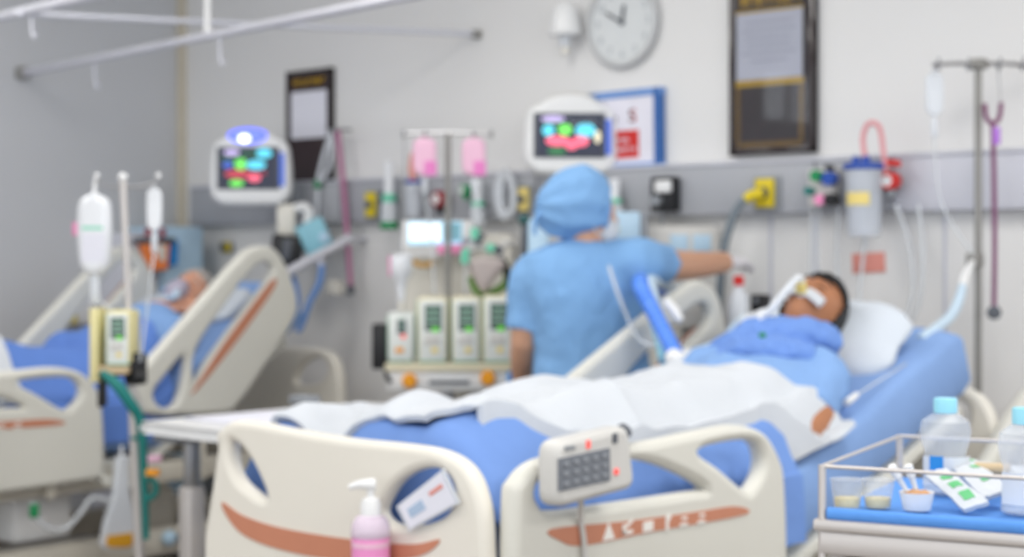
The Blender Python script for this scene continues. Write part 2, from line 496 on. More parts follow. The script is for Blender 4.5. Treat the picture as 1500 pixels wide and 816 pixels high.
outlet(566, 298, 9, 34, 'dark_grey', 'dark socket between yellow outlet and green-based flowmeter')
outlet(772, 292, 14, 34, 'pale_yellow', 'pale yellow gas outlet on the panel beside the nurse cap')
o_yr = outlet(1125, 283, 24, 42, 'yellow', 'bright yellow gas outlet with grey hose plugged in')
outlet(335, 362, 15, 14, 'yellow', 'small yellow outlet low on the wall behind the reclined bed', WALL)
# grey hose from the yellow outlet down the wall
hp = [onY(1118, 283, FACE - 0.045), onY(1100, 286, FACE - 0.07), onY(1080, 305, FACE - 0.09), onY(1065, 345, FACE - 0.1), onY(1058, 380, FACE - 0.1), onY(1054, 440, FACE - 0.09), onY(1054, 520, FACE - 0.06), onY(1056, 640, FACE - 0.03)]
t = thing('air_hose', hp[-1], 'thick grey air hose curving down from the yellow outlet', 'hose')
add('hose', MB().tube(hp, 0.015, 10, 6), 'hose_grey', t)
add('connector', MB().tube([hp[0], hp[1], hp[1] + (hp[2] - hp[1]) * 0.35], 0.019, 10), 'yellow', t)
# dark device on the panel
c = onY(982, 283, FACE)
t = thing('wall_regulator', c, 'black box regulator with white tag on the grey panel', 'regulator')
add('body', MB().box((0.10, 0.06, 0.13), Matrix.Translation(c + Vector((0, -0.031, -0.005))), 0.008), 'black_plastic', t)
add('tag', MB().box((0.07, 0.02, 0.045), Matrix.Translation(c + Vector((0.02, -0.072, 0.022))), 0.006), 'white_plastic', t)
add('knob', MB().cyl(c + Vector((-0.01, -0.06, -0.03)), c + Vector((-0.01, -0.085, -0.03)), 0.02), 'mid_grey', t)
add('cord', MB().tube([c + Vector((-0.01, -0.03, -0.07)), onY(968, 340, FACE - 0.02), onY(962, 400, FACE - 0.02)], 0.005, 8, 4), 'mid_grey', t)

# ------------------------------------------------------------------ wall pictures, clock, sign
def rect_on_wall(corners_px, off=0.0):
    ps = [onY(x, y, WALL - off) for x, y in corners_px]
    return ps
def glyph_row(mb, cx, cy, wdt, h, n, z, fill=0.72):
    """row of small unreadable character strokes"""
    s = wdt / n
    for i in range(n):
        x0 = cx - wdt / 2 + s * (i + 0.5)
        k = random.random()
        mb.box((s * fill * 0.3, h, 0.002), None, c=(x0 - s * 0.2, cy, z))
        mb.box((s * fill, h * 0.25, 0.002), None, c=(x0, cy + h * (0.38 if k < 0.6 else -0.38), z))
        if k > 0.3: mb.box((s * fill * 0.3, h * 0.7, 0.002), None, c=(x0 + s * 0.25, cy - h * 0.1, z))
def xform(mb, mx): mb.v = [mx @ v for v in mb.v]; return mb
def notice(name, x0, x1, y0, y1, label, d_gold, lower):
    xm = (x0 + x1) / 2
    a, b = onY(x0, 0, WALL).x, onY(x1, 0, WALL).x
    zt, zl = onY(xm, y0, WALL).z, onY(xm, y1, WALL).z
    W, Hh = b - a, zt - zl; c = Vector(((a + b) / 2, WALL, (zt + zl) / 2)); mx = WALLF(c)
    t = thing(name, (c.x, WALL, zl), label, 'picture frame')
    add('backing', MB().box((W, Hh, 0.02), mx, c=(0, 0, 0.012)), 'frame_dark', t, smooth=False)
    f = MB(); fw = W * 0.06
    for sx in (-1, 1): f.box((fw, Hh + 0.004, 0.03), mx, 0.003, c=(sx * (W / 2 - fw / 2), 0, 0.018))
    for sy in (-1, 1): f.box((W, fw, 0.03), mx, 0.003, c=(0, sy * (Hh / 2 - fw / 2), 0.018))
    add('frame', f, 'frame_black', t)
    return t, mx, W, Hh
t, mx, W, Hh = notice('framed_notice', 426, 491, 103, 275, 'narrow black framed notice with white paper and gold heading near the corner', 0, 0)
g = MB(); glyph_row(g, 0, Hh * 0.40, W * 0.72, Hh * 0.05, 7, 0.025); add('heading', xform(g, mx), 'gold', t, smooth=False)
add('paper', MB().box((W * 0.80, Hh * 0.40, 0.002), mx, c=(0.0, Hh * 0.12, 0.0245)), 'paper', t, smooth=False)
t, mx, W, Hh = notice('framed_certificate', 1075, 1199, -22, 226, 'large dark framed certificate with gold borders and white paper', 0, 0)
g = MB(); glyph_row(g, 0.0, Hh * 0.415, W * 0.76, Hh * 0.06, 9, 0.025, 0.9); add('heading', xform(g, mx), 'gold', t, smooth=False)
add('paper', MB().box((W * 0.78, Hh * 0.40, 0.002), mx, c=(-0.01, Hh * 0.145, 0.0245)), 'paper', t, smooth=False)
g = MB()
for i in range(6): g.box((W * (0.42 + 0.2 * random.random()), Hh * 0.008, 0.001), mx, c=(-0.01, Hh * (0.28 - 0.045 * i), 0.0265))
add('print_line', g, 'faint_ink', t, smooth=False, kind='stuff')
add('gold_band', MB().box((W * 0.80, Hh * 0.035, 0.003), mx, c=(-0.01, -Hh * 0.075, 0.0245)), 'gold', t, smooth=False)
add('gold_band', MB().box((W * 0.80, Hh * 0.012, 0.003), mx, c=(-0.01, Hh * 0.352, 0.0245)), 'gold', t, smooth=False)
g = MB()
for sx in (-1, 1): g.box((W * 0.045, Hh * 0.36, 0.002), mx, c=(-0.01 + sx * W * 0.375, -Hh * 0.27, 0.0245))
g.box((W * 0.76, Hh * 0.03, 0.002), mx, c=(-0.01, -Hh * 0.44, 0.0245))
add('gold_border', g, mat('old_gold', (140, 104, 40), 0.3, 0.3), t, smooth=False)
g = MB().box((W * 0.88, Hh * 0.94, 0.002), mx, c=(0, 0, 0.029))
add('glass', g, mat('frame_glass', (250, 252, 255), 0.02, trans=1.0, ior=1.5, var=0.0), t, smooth=False)

# clock
cc = onY(916, 34, WALL); dcl = (cc - CAM).dot(FW); R = px(133, dcl) / 2; mx = WALLF(cc)
t = thing('wall_clock', cc - Vector((0, 0, R)), 'round pale grey wall clock above the blue-edged sign', 'clock')
add('face', MB().lathe([(R * 0.9, 0.0), (R * 0.9, 0.018)], mx, 48), 'clock_face', t)
add('rim', MB().tube([mx @ Vector((R * 0.94 * math.cos(q), R * 0.94 * math.sin(q), 0.02)) for q in [2 * math.pi * k / 48 for k in range(48)]], R * 0.07, 10, closed=True), 'clock_rim', t)
for h in range(1, 13):
    q = math.pi / 2 - h * math.pi / 6
    add('numeral', text_mb(str(h), R * 0.22, mx @ Matrix.Translation((R * 0.70 * math.cos(q), R * 0.70 * math.sin(q), 0.019))), 'clock_ink', t, smooth=False)
for ang, L, wd in [(150, 0.55, 0.06), (80, 0.42, 0.075)]:
    add('hand', MB().box((R * L, R * wd, 0.003), mx @ Matrix.Rotation(math.radians(ang), 4, 'Z'), c=(R * L * 0.42, 0, 0.023)), 'dark_grey', t, smooth=False)
add('hub', MB().lathe([(R * 0.06, 0.018), (R * 0.06, 0.028)], mx, 16), 'dark_grey', t)

# white dispenser left of the clock
c = onY(844, 42, WALL); dd = (c - CAM).dot(FW); s = px(24, dd)
t = thing('wall_dispenser', c - Vector((0, 0, s * 1.6)), 'white plastic dispenser with downward nozzle beside the clock', 'dispenser')
q = Matrix.Translation(c + Vector((0, -s * 1.05, 0)))
add('body', MB().lathe([(s * 0.3, s * 1.5), (s * 0.62, s * 1.3), (s * 0.82, s * 0.8), (s * 0.9, s * 0.1), (s * 0.95, -s * 0.1)], q, 24), 'white_plastic', t)
add('rim', MB().lathe([(s * 0.98, -s * 0.1), (s * 1.02, -s * 0.25), (s * 0.98, -s * 0.5), (s * 0.7, -s * 0.55)], q, 24), 'white_plastic', t)
add('nozzle', MB().lathe([(s * 0.4, -s * 0.55), (s * 0.28, -s * 1.2), (s * 0.2, -s * 1.25)], q, 16), 'frosted', t)
add('tip', MB().lathe([(s * 0.24, -s * 1.25), (s * 0.26, -s * 1.55), (s * 0.16, -s * 1.65)], q, 16), 'warm_white', t)
add('bracket', MB().box((s * 0.7, s * 1.1, s * 0.8), Matrix.Translation(c + Vector((0, -s * 0.5, s * 0.4))), 0.01), 'white_plastic', t)

# sign with blue edge
cor = rect_on_wall([(858, 137), (963, 126), (956, 247), (866, 254)], 0.05)
c = sum(cor, Vector()) / 4; W = (cor[1] - cor[0]).length; Hh = (cor[1] - cor[2]).length
a = (cor[1] - cor[0]).normalized(); a.y = 0; a.normalize()
mx = ax(a, Vector((0, -1, 0)).cross(a), Vector((0, -1, 0)), Vector((c.x, WALL - 0.0, c.z)))
t = thing('notice_board', (c.x, WALL, c.z - Hh / 2), 'white sign with blue edges and a red text block behind the monitor', 'sign')
add('board', MB().box((W, Hh, 0.03), mx, 0.003, c=(0, 0, 0.016)), 'sign_white', t, smooth=False)
g = MB(); e = 0.028
for sy in (-1, 1): g.box((W + 0.01, e, 0.036), mx, 0.003, c=(0, sy * (Hh / 2 - e / 2), 0.02))
g.box((e, Hh, 0.036), mx, 0.003, c=(-(W / 2 - e / 2), 0, 0.02)); add('edge', g, 'sign_blue', t, smooth=False)
add('edge', MB().box((e * 1.1, Hh, 0.037), mx, 0.003, c=(W / 2 - e / 2, 0, 0.02)), 'sign_blue_edge', t, smooth=False)
add('letter', text_mb('S', Hh * 0.22, mx @ Matrix.Translation((W * 0.11, Hh * 0.17, 0.033)), 0.001), 'ink_dark', t, smooth=False)
add('letter', text_mb('S', Hh * 0.23, mx @ Matrix.Translation((W * 0.125, Hh * 0.17, 0.032)), 0.0008), 'red', t, smooth=False)
add('letter', text_mb('e', Hh * 0.20, mx @ Matrix.Translation((-W * 0.14, Hh * 0.16, 0.032)), 0.001), 'ink_dark', t, smooth=False)
add('red_block', MB().box((W * 0.42, Hh * 0.34, 0.003), mx, c=(-W * 0.01, -Hh * 0.17, 0.032)), 'red', t, smooth=False)
g = MB(); glyph_row(g, -W * 0.06, -Hh * 0.12, W * 0.26, Hh * 0.06, 6, 0.0345); glyph_row(g, -W * 0.01, -Hh * 0.235, W * 0.36, Hh * 0.05, 9, 0.0345)
add('print_line', xform(g, mx), 'sign_white', t, smooth=False)
# salmon card on the wall
c = onY(1273, 385, WALL)
add('wall_card', MB().box((0.125, 0.005, 0.068), Matrix.Translation(c + Vector((0, -0.0035, 0))) @ Matrix.Rotation(-0.05, 4, 'Y'), 0.001), 'card_salmon', None,
    'salmon pink card stuck on the wall under the suction jar', 'card')

# ================================================================== BEDS
FOOTY, HEADY = 2.34, 4.47
BW = 0.90
XA = -2.14                     # near side rail plane of the front bed
FTOP = 0.84                    # top of the flat mattress
def yz(pts, X): return [(p.y, p.z) for p in (onX(x, y, X) for x, y in pts)]
foot_rail = yz([(742, 970), (741, 745), (750, 702), (783, 673), (840, 662), (930, 648), (1020, 630), (1070, 622), (1108, 632), (1130, 664), (1140, 710), (1142, 860), (1120, 876), (770, 985)], XA)
foot_h1 = yz([(1013, 661), (1050, 648), (1092, 645), (1107, 665), (1106, 690), (1092, 714), (1080, 716), (1042, 684)], XA)
foot_h2 = yz([(775, 714), (800, 690), (860, 676), (930, 674), (985, 692), (1024, 715), (1000, 720), (880, 738), (800, 748), (780, 738)], XA)
foot_stripe = yz([(793, 773), (900, 762), (1000, 749), (1060, 740), (1084, 747), (1060, 756), (940, 777), (840, 797), (806, 790)], XA)
def round_quad(pts, r, n=4):
    """polygon with corners rounded by radius r"""
    out = []; N_ = len(pts)
    for i in range(N_):
        p = Vector((pts[i][0], pts[i][1])); a = (Vector(pts[i - 1][:2]) - p).normalized() * r; b = (Vector(pts[(i + 1) % N_][:2]) - p).normalized() * r
        for k in range(n + 1):
            t = k / n; q = p + a * (1 - t) ** 2 + b * t * t; out.append((q.x, q.y))
    return out
def round_poly(pts, n=4): return [(p.x, p.y) for p in cat([Vector((a, b, 0)) for a, b in pts], n, True)]
XL = -5.13
head_rail = yz([(194, 556), (205, 538), (280, 452), (345, 378), (370, 361), (398, 364), (418, 395), (432, 440), (424, 474), (385, 535), (345, 592), (320, 606), (222, 608), (203, 592)], XL)
head_h1 = yz([(283, 512), (330, 440), (362, 398), (382, 384), (394, 392), (390, 410), (350, 462), (300, 530), (282, 560)], XL)
head_h2 = yz([(222, 572), (240, 548), (266, 520), (264, 560), (254, 590), (238, 598), (224, 588)], XL)
head_stripe = yz([(276, 574), (320, 505), (380, 425), (396, 408), (394, 424), (340, 500), (290, 562)], XL)
PIV = Vector((head_rail[0][0], head_rail[0][1], 0))
def rot2(pts, ang, to):
    c, s = math.cos(ang), math.sin(ang)
    return [(to[0] + (y - PIV.x) * c - (z - PIV.y) * s, to[1] + (y - PIV.x) * s + (z - PIV.y) * c) for y, z in pts]
SIDE = lambda X: ax(Vector((0, 1, 0)), Vector((0, 0, 1)), Vector((1, 0, 0)), Vector((X, 0, 0)))

def mattress_top(Y, top, hinge, ang):
    if Y <= hinge: return top
    return top + (Y - hinge) * math.tan(ang)

def build_bed(x0, dy, dz, hinge, ang, label, material, head_far, head_near, L=0.98):
    t = thing('hospital_bed', (x0 - BW / 2, 3.4 + dy, 0), label, 'hospital bed')
    xn, xf = x0, x0 - BW - 0.04
    top = FTOP + dz
    fy, hy = FOOTY + dy, HEADY + dy
    # chassis
    g = MB()
    g.wbox((xf + 0.12, fy + 0.12, 0.20), (xf + 0.22, hy - 0.1, 0.30), 0.02); g.wbox((xn - 0.22, fy + 0.12, 0.20), (xn - 0.12, hy - 0.1, 0.30), 0.02)
    g.wbox((xf + 0.10, fy + 0.10, 0.16), (xn - 0.10, fy + 0.26, 0.31), 0.03); g.wbox((xf + 0.10, hy - 0.26, 0.16), (xn - 0.10, hy - 0.10, 0.31), 0.03)
    add('chassis', g, 'bed_frame_paint', t)
    for yy in (fy + 0.62, hy - 0.62):
        g = MB(); g.wbox((x0 - BW / 2 - 0.09, yy - 0.08, 0.22), (x0 - BW / 2 + 0.09, yy + 0.08, 0.42), 0.02); g.wbox((x0 - BW / 2 - 0.07, yy - 0.06, 0.4), (x0 - BW / 2 + 0.07, yy + 0.06, 0.55 + dz), 0.015)
        add('lift_column', g, 'bed_frame_paint', t)
    g = MB()
    for xx in (xn - 0.10, xf + 0.10): g.wbox((xx - 0.03, fy + 0.05, 0.50 + dz), (xx + 0.03, hy - 0.02, 0.58 + dz), 0.012)
    for k in range(5): yy = fy + 0.12 + k * (hy - fy - 0.3) / 4; g.wbox((xf + 0.10, yy - 0.025, 0.51 + dz), (xn - 0.10, yy + 0.025, 0.57 + dz), 0.01)
    add('upper_frame', g, 'bed_frame_paint', t)
    add('drive_box', MB().wbox((x0 - BW / 2 - 0.2, fy + 0.75, 0.31), (x0 - BW / 2 + 0.25, fy + 1.0, 0.5), 0.02), 'white_plastic', t)
    # platform + backrest panel
    add('platform', MB().wbox((xf + 0.07, fy + 0.06, 0.57 + dz), (xn - 0.07, hinge, 0.61 + dz), 0.01), 'bed_grey_cream', t)
    mxb = Matrix.Translation((x0 - BW / 2 - 0.02, hinge, 0.59 + dz)) @ Matrix.Rotation(ang, 4, 'X')
    add('backrest', MB().box((BW - 0.1, L, 0.04), mxb, 0.01, c=(0, L / 2, 0)), 'bed_grey_cream', t)
    # mattress: rounded box section carried along the bent profile
    rings = []; T = 0.215; N = 46
    s_end = L - 0.01
    ys = [fy + 0.075 + (hinge - fy - 0.075) * k / 18 for k in range(19)]
    prof = [(y, top, 0.0) for y in ys[:-1]]
    for k in range(20):
        s = s_end * k / 19; a = ang * min(1, s / 0.12)
        prof.append((hinge + s * math.cos(ang), top + s * math.sin(ang), a if k else ang * 0.5))
    n = len(prof)
    for i, (y, z, a) in enumerate(prof):
        e = min(i, n - 1 - i); sh = (0.90, 0.97, 1.0)[min(e, 2)]
        uz = Vector((0, -math.sin(a), math.cos(a)))
        wob = 0.006 * noise.noise(Vector((y * 6, 1.3, 0)))
        c = Vector((x0 - BW / 2 - 0.02, y, z)) - uz * (T / 2)
        rings.append(ell(c, Vector((1, 0, 0)), uz, (BW / 2 - 0.045) * (0.985 if e < 1 else 1) + wob, T / 2 * sh, 28, 7))
    mt = add('mattress', wrinkle(MB().loft(rings), 0.006, 9), 'sheet_blue', t)
    # footboard and headboard
    def board(name, y, flip):
        o = [(330, 905), (327, 660), (331, 630), (350, 616), (385, 618), (440, 629), (520, 642), (600, 650), (655, 660), (692, 684), (712, 726), (720, 790), (722, 960), (700, 985)]
        h1 = [(346, 648), (356, 648), (375, 670), (393, 705), (400, 730), (382, 724), (357, 702), (346, 675)]
        h2 = [(566, 752), (574, 728), (592, 704), (620, 688), (650, 686), (670, 704), (674, 732), (658, 756), (625, 768), (585, 768)]
        st = [(338, 734), (365, 752), (410, 768), (470, 780), (560, 792), (620, 795), (656, 788), (640, 806), (600, 817), (500, 817), (420, 802), (370, 782), (346, 756)]
        def conv(L_): return [((p.x - (-2.62)), p.z) for p in (onY(x, yy, FOOTY) for x, yy in L_)]
        sg = -1 if flip else 1
        mxx = ax(Vector((1, 0, 0)), UP, Vector((0, -1, 0)), Vector((x0 - 0.48, y, dz)))
        m = MB().plate([round_poly(conv(o)), round_poly(conv(h1)), round_poly(conv(h2))], 0.045, mxx, 0.016)
        f = add(name, m, 'bed_cream', t)
        add('stripe', MB().plate([round_poly(conv(st))], 0.004, mxx @ Matrix.Translation((0, 0, sg * 0.0235))), 'stripe_brown', f, smooth=False)
    board('footboard', fy, False)
    board('headboard', hy + 0.07, True)
    # side rails
    def siderail(outl, holes, stripe, X, side, icons=None, name='side_rail', dzz=0.0):
        mxs = SIDE(X) @ Matrix.Translation((0, dzz, 0))
        r = add(name, MB().plate([round_poly(outl)] + [round_poly(h) for h in holes], 0.05, mxs, 0.019), material, t)
        add('stripe', MB().plate([round_poly(stripe)], 0.004, mxs @ Matrix.Translation((0, 0, side * 0.0255))), 'stripe_brown', r, smooth=False)
        if icons:
            for k, (yy, zz) in enumerate(icons):
                mi = mxs @ Matrix.Translation((yy, zz, 0.028))
                m = MB()
                if k == 0: m.plate([[(-0.02, -0.016), (0.02, -0.016), (0.0, 0.02)]], 0.002, mi)
                elif k == 1: m.box((0.034, 0.008, 0.002), mi, c=(0, -0.008, 0)).box((0.008, 0.02, 0.002), mi, c=(-0.013, 0, 0)).box((0.03, 0.007, 0.002), mi @ Matrix.Rotation(0.5, 4, 'Z'), c=(0.008, 0.006, 0))
                elif k == 2: m.box((0.036, 0.022, 0.002), mi, 0.0008)
                elif k == 3: m.box((0.01, 0.034, 0.002), mi).ball((0.006, 0.012, 0), (0.009, 0.008, 0.001), mi)
                else: m.box((0.028, 0.006, 0.002), mi, c=(0, -0.008, 0)).box((0.02, 0.006, 0.002), mi, c=(0.003, 0.006, 0))
                add('icon', m, 'icon_white', r, smooth=False)
        return r
    sh = lambda L_: [(a + dy, b + dz) for a, b in L_]
    ic = sh(yz([(876, 777), (904, 772), (934, 769), (962, 764), (986, 761), (1012, 757)], XA))
    siderail(sh(foot_rail), [sh(foot_h1), sh(foot_h2)], sh(foot_stripe), xn, 1, ic)
    siderail(sh(foot_rail), [sh(foot_h1), sh(foot_h2)], sh(foot_stripe), xf, -1, None, dzz=-0.36)
    for (to, an), X, side in ((head_near, xn, 1), (head_far, xf, -1)):
        if to is None: continue
        siderail(rot2(head_rail, an, to), [rot2(head_h1, an, to), rot2(head_h2, an, to)], rot2(head_stripe, an, to), X, side)
    # rail arms
    for X in (xn - 0.03, xf + 0.03):
        for yy in (fy + 0.3, fy + 0.8, hinge + 0.2):
            add('rail_arm', MB().wbox((X - 0.012, yy - 0.02, 0.5 + dz), (X + 0.012, yy + 0.02, 0.68 + dz), 0.004), 'bed_frame_paint', t)
    for X in (xn - 0.16, xf + 0.16):
        for yy in (fy + 0.18, hy - 0.18):
            c_ = add('caster', MB().tube([(X, yy, 0.17), (X, yy, 0.12), (X + 0.03, yy, 0.09)], [0.03, 0.028, 0.02], 12), 'bed_frame_paint', t)
            add('wheel', MB().cyl((X - 0.025, yy + 0.02, 0.062), (X + 0.025, yy + 0.02, 0.062), 0.062, n=24), 'rubber', c_)
    return t
A_H, A_ANG = 3.53, math.radians(20)
B_DY, B_DZ = 0.12, -0.01
B_H, B_ANG = 3.72, math.radians(33)
fp = onX(815, 572, XA - 0.94)
bedA = build_bed(XA, 0, 0, A_H, A_ANG, 'cream hospital bed with brown stripes and the dark-haired patient, foot end in front', 'bed_grey_cream',
                 ((fp.y, fp.z), math.radians(-17)), ((4.08, 0.55), math.radians(-8)), 0.94)
bedB = build_bed(XL, B_DY, B_DZ, B_H, B_ANG, 'cream hospital bed with steeply raised head holding the grey-haired patient', 'bed_grey_cream',
                 ((PIV.x, PIV.y), 0.0), ((PIV.x, PIV.y), 0.0), 0.80)
BCX = XL - BW / 2 - 0.02
ACX = XA - BW / 2 - 0.02
def topA(Y): return mattress_top(Y, FTOP, A_H, A_ANG)
def topB(Y): return mattress_top(Y, FTOP + B_DZ, B_H, B_ANG)

# ================================================================== FIGURES
def head_mb(mx, s=1.0, face=True):
    b = bmesh.new(); bmesh.ops.create_icosphere(b, subdivisions=4, radius=1)
    for v in b.verts:
        p = v.co; x, y, z = 0.075 * p.x, 0.094 * p.y, 0.116 * p.z
        if p.z < 0:
            k = -p.z; x *= 1 - 0.30 * k
            if p.y < 0: y *= 1 - 0.40 * k
        if p.y > 0: y *= 1 - 0.06 * max(p.z, 0)
        if p.y > 0.2 and face:
            g = lambda cx, cz, sx, sz: math.exp(-(((x - cx) / sx) ** 2 + ((z - cz) / sz) ** 2))
            y += 0.014 * g(0, 0.008, 0.011, 0.03) + 0.028 * g(0, -0.020, 0.014, 0.017)          # nose
            for sx in (-1, 1):
                y += -0.019 * g(sx * 0.031, 0.014, 0.018, 0.014) + 0.011 * g(sx * 0.031, 0.011, 0.013, 0.009)   # socket + lid
                y += 0.005 * g(sx * 0.030, 0.034, 0.022, 0.009) + 0.005 * g(sx * 0.044, -0.022, 0.018, 0.018)
                y += 0.006 * g(sx * 0.011, -0.026, 0.008, 0.008)
            y += 0.010 * g(0, -0.052, 0.022, 0.007) + 0.012 * g(0, -0.065, 0.019, 0.007) - 0.006 * g(0, -0.058, 0.024, 0.003) + 0.008 * g(0, -0.094, 0.022, 0.016)
        v.co = Vector((x, y, z)) * s
    m = MB().bm(b, mx)
    for sx in (-1, 1):
        m.ball((0, 0, 0), (0.010 * s, 0.020 * s, 0.032 * s), mx @ Matrix.Translation((sx * 0.076 * s, -0.008 * s, -0.004 * s)) @ Matrix.Rotation(sx * 0.35, 4, 'Z'))
    return m
def hair_mb(mx, s=1.0, line=0.45, low=-0.35, thick=1.07):
    """skull cap of hair: keeps the part of the skull behind the hair line"""
    b = bmesh.new(); bmesh.ops.create_icosphere(b, subdivisions=4, radius=1)
    kill = [v for v in b.verts if not (v.co.z > low and (v.co.y < line * 0.45 or v.co.z > line + 0.25 * v.co.y))]
    bmesh.ops.delete(b, geom=kill, context='VERTS')
    for v in b.verts:
        p = v.co.copy(); q = 1 + 0.03 * noise.noise(p * 9)
        v.co = Vector((0.078 * p.x, 0.098 * p.y, 0.120 * p.z)) * s * thick * q
    r = bmesh.ops.extrude_face_region(b, geom=b.faces[:])
    for v in [e for e in r['geom'] if isinstance(e, bmesh.types.BMVert)]: v.co *= 0.90
    return MB().bm(b, mx)
def hand_mb(wrist, d, nrm, s=1.0, curl=0.35, spread=0.12, right=True):
    """palm, four fingers of unequal length with knuckle bends, and a thumb from the side of the palm"""
    d = d.normalized(); nrm = (nrm - d * nrm.dot(d)).normalized(); sd = d.cross(nrm) * (1 if right else -1)
    m = MB()
    rings = []
    for t, a, b in ((-0.01, 0.026, 0.020), (0.02, 0.034, 0.018), (0.05, 0.041, 0.016), (0.08, 0.042, 0.014), (0.092, 0.038, 0.011)):
        rings.append(ell(wrist + d * t * s, sd, nrm, a * s, b * s, 14, 2.6))
    m.loft(rings)
    for i, (off, L) in enumerate(((-0.030, 0.072), (-0.010, 0.082), (0.011, 0.076), (0.030, 0.060))):
        p = wrist + (d * 0.082 + sd * off) * s; dirn = (d + sd * off / 0.03 * spread).normalized(); pts = [p - dirn * 0.015 * s]; a = curl * 0.6
        for k, f in enumerate((0.44, 0.31, 0.25)):
            dd = dirn * math.cos(a) - nrm * math.sin(a); pts.append(pts[-1] + dd * (L * f + (0.015 if k == 0 else 0)) * s); a += curl
        m.tube(pts, [0.0095 * s, 0.009 * s, 0.008 * s, 0.0055 * s], 8)
    p = wrist + (d * 0.02 - sd * 0.028) * s; t1 = (d * 0.75 - sd * 0.7 - nrm * 0.25).normalized(); t2 = (d * 0.95 - sd * 0.25 - nrm * 0.35).normalized()
    m.tube([p, p + t1 * 0.035 * s, p + t1 * 0.035 * s + t2 * 0.03 * s, p + t1 * 0.035 * s + t2 * 0.055 * s], [0.013 * s, 0.0115 * s, 0.010 * s, 0.006 * s], 8)
    return m

# ------------------------------------------------------------------ nurse
ND = 5.2
def N(x, y, d=ND): return P(x, y, d)
RTn = (RT * 0.97 + FW * 0.24).normalized(); FWn = (FW * 0.97 - RT * 0.24).normalized()
nurse = thing('person', N(862, 900).xy.to_3d(), 'person in light blue scrubs and cap reaching towards the wall with a gloved hand', 'person')
def torso_rings(grow):
    rows = [(352, 858, 24, 0.050), (362, 858, 62, 0.070), (374, 858, 84, 0.085), (395, 857, 92, 0.105), (430, 858, 91, 0.115), (475, 862, 82, 0.110), (520, 866, 78, 0.105), (560, 868, 84, 0.115), (610, 868, 86, 0.12), (640, 868, 80, 0.12)]
    return [ell(N(cx, y + (0 if True else 0)), RTn, FWn, px(hw, ND) + grow, dp + grow, 24, 2.5) for y, cx, hw, dp in rows]
b = MB(); b.loft(torso_rings(-0.012))
sR, eR, wR = N(930, 384, 5.16), N(1002, 389, 5.42), N(1062, 384, 5.62)
sL, eL, wL_ = N(785, 408, 5.2), N(768, 500, 5.2), N(764, 560, 5.38)
b.tube([N(862, 372), N(856, 345), N(854, 315)], [0.062, 0.054, 0.056], 14)
b.tube([N(895, 380), sR, eR, wR], [0.06, 0.058, 0.050, 0.036], 14, 4)
b.tube([N(815, 390), sL, eL, wL_], [0.055, 0.05, 0.045, 0.032], 14, 4)
for hx in (838, 900):
    hip = N(hx, 620); k_ = Vector((hip.x, hip.y, 0.47)); an = Vector((hip.x, hip.y, 0.08))
    b.tube([hip + Vector((0, 0, 0.05)), hip, k_, an], [0.09, 0.085, 0.058, 0.042], 14, 4)
    b.ball((0, 0, 0), (0.045, 0.12, 0.035), ax(RTn, FWn, UP, an + FWn * 0.06 + Vector((0, 0, -0.042))))
hc = N(856, 311, 5.2)
hf = (RT * 0.92 + FW * 0.28 - UP * 0.14).normalized(); hx_ = hf.cross(UP).normalized(); hu = hx_.cross(hf)
HM = ax(hx_, hf, hu, hc)
b2 = head_mb(HM)
b.v += [v for v in b2.v]; o_ = len(b.v) - len(b2.v); b.f += [tuple(i + o_ for i in f) for f in b2.f]
h = hand_mb(wL_, Vector((0.1, 0, -1)) + FWn * 0.6 + RTn * 0.2, -RTn, 1.0, 0.5, right=False)
o_ = len(b.v); b.v += h.v; b.f += [tuple(i + o_ for i in f) for f in h.f]
body = add('body', remesh(b, 0.0065, 3), 'skin_nurse', nurse)
# glove, closed round the tubing connector by the wall
gd = (wR - eR).normalized()
g = hand_mb(wR, gd, UP * 0.9 - FW * 0.3, 1.08, 0.42, right=True)
g.tube([wR - gd * 0.045, wR - gd * 0.02, wR + gd * 0.02], [0.037, 0.034, 0.031], 14)
add('glove', remesh(g, 0.005, 2), 'glove', nurse)
# scrub top with short sleeves
c_ = MB(); c_.loft(torso_rings(0.012)[0:9])
c_.tube([N(890, 384), sR + Vector((0, 0, 0.0)), sR + (eR - sR) * 0.35, sR + (eR - sR) * 0.60], [0.075, 0.078, 0.070, 0.068], 16, 4)
c_.tube([N(820, 395), sL, sL + (eL - sL) * 0.5, sL + (eL - sL) * 0.84], [0.080, 0.080, 0.074, 0.074], 16, 4)
c_ = remesh(c_, 0.011, 5)
wrinkle(c_, 0.010, 9, (1, 1, 0.7)); wrinkle(c_, 0.004, 26)
add('scrub_top', c_, 'scrub_blue', nurse)
c_ = MB()
for hx in (838, 900):
    hip = N(hx, 615); c_.tube([hip + Vector((0, 0, 0.12)), hip, Vector((hip.x, hip.y, 0.47)), Vector((hip.x, hip.y, 0.09))], [0.10, 0.115, 0.085, 0.08], 16, 4)
c_.loft([ell(N(868, y), RTn, FWn, px(84, ND) + 0.002, 0.125, 24, 2.4) for y in (600, 625, 660)])
add('scrub_trousers', wrinkle(remesh(c_, 0.013, 4), 0.008, 10), 'scrub_blue', nurse)
for hx in (838, 900):
    hip = N(hx, 620)
    add('shoe', MB().ball((0, 0, 0), (0.052, 0.135, 0.05), ax(RTn, FWn, UP, Vector((hip.x, hip.y, 0.05)) + FWn * 0.06)), 'white_plastic', nurse)
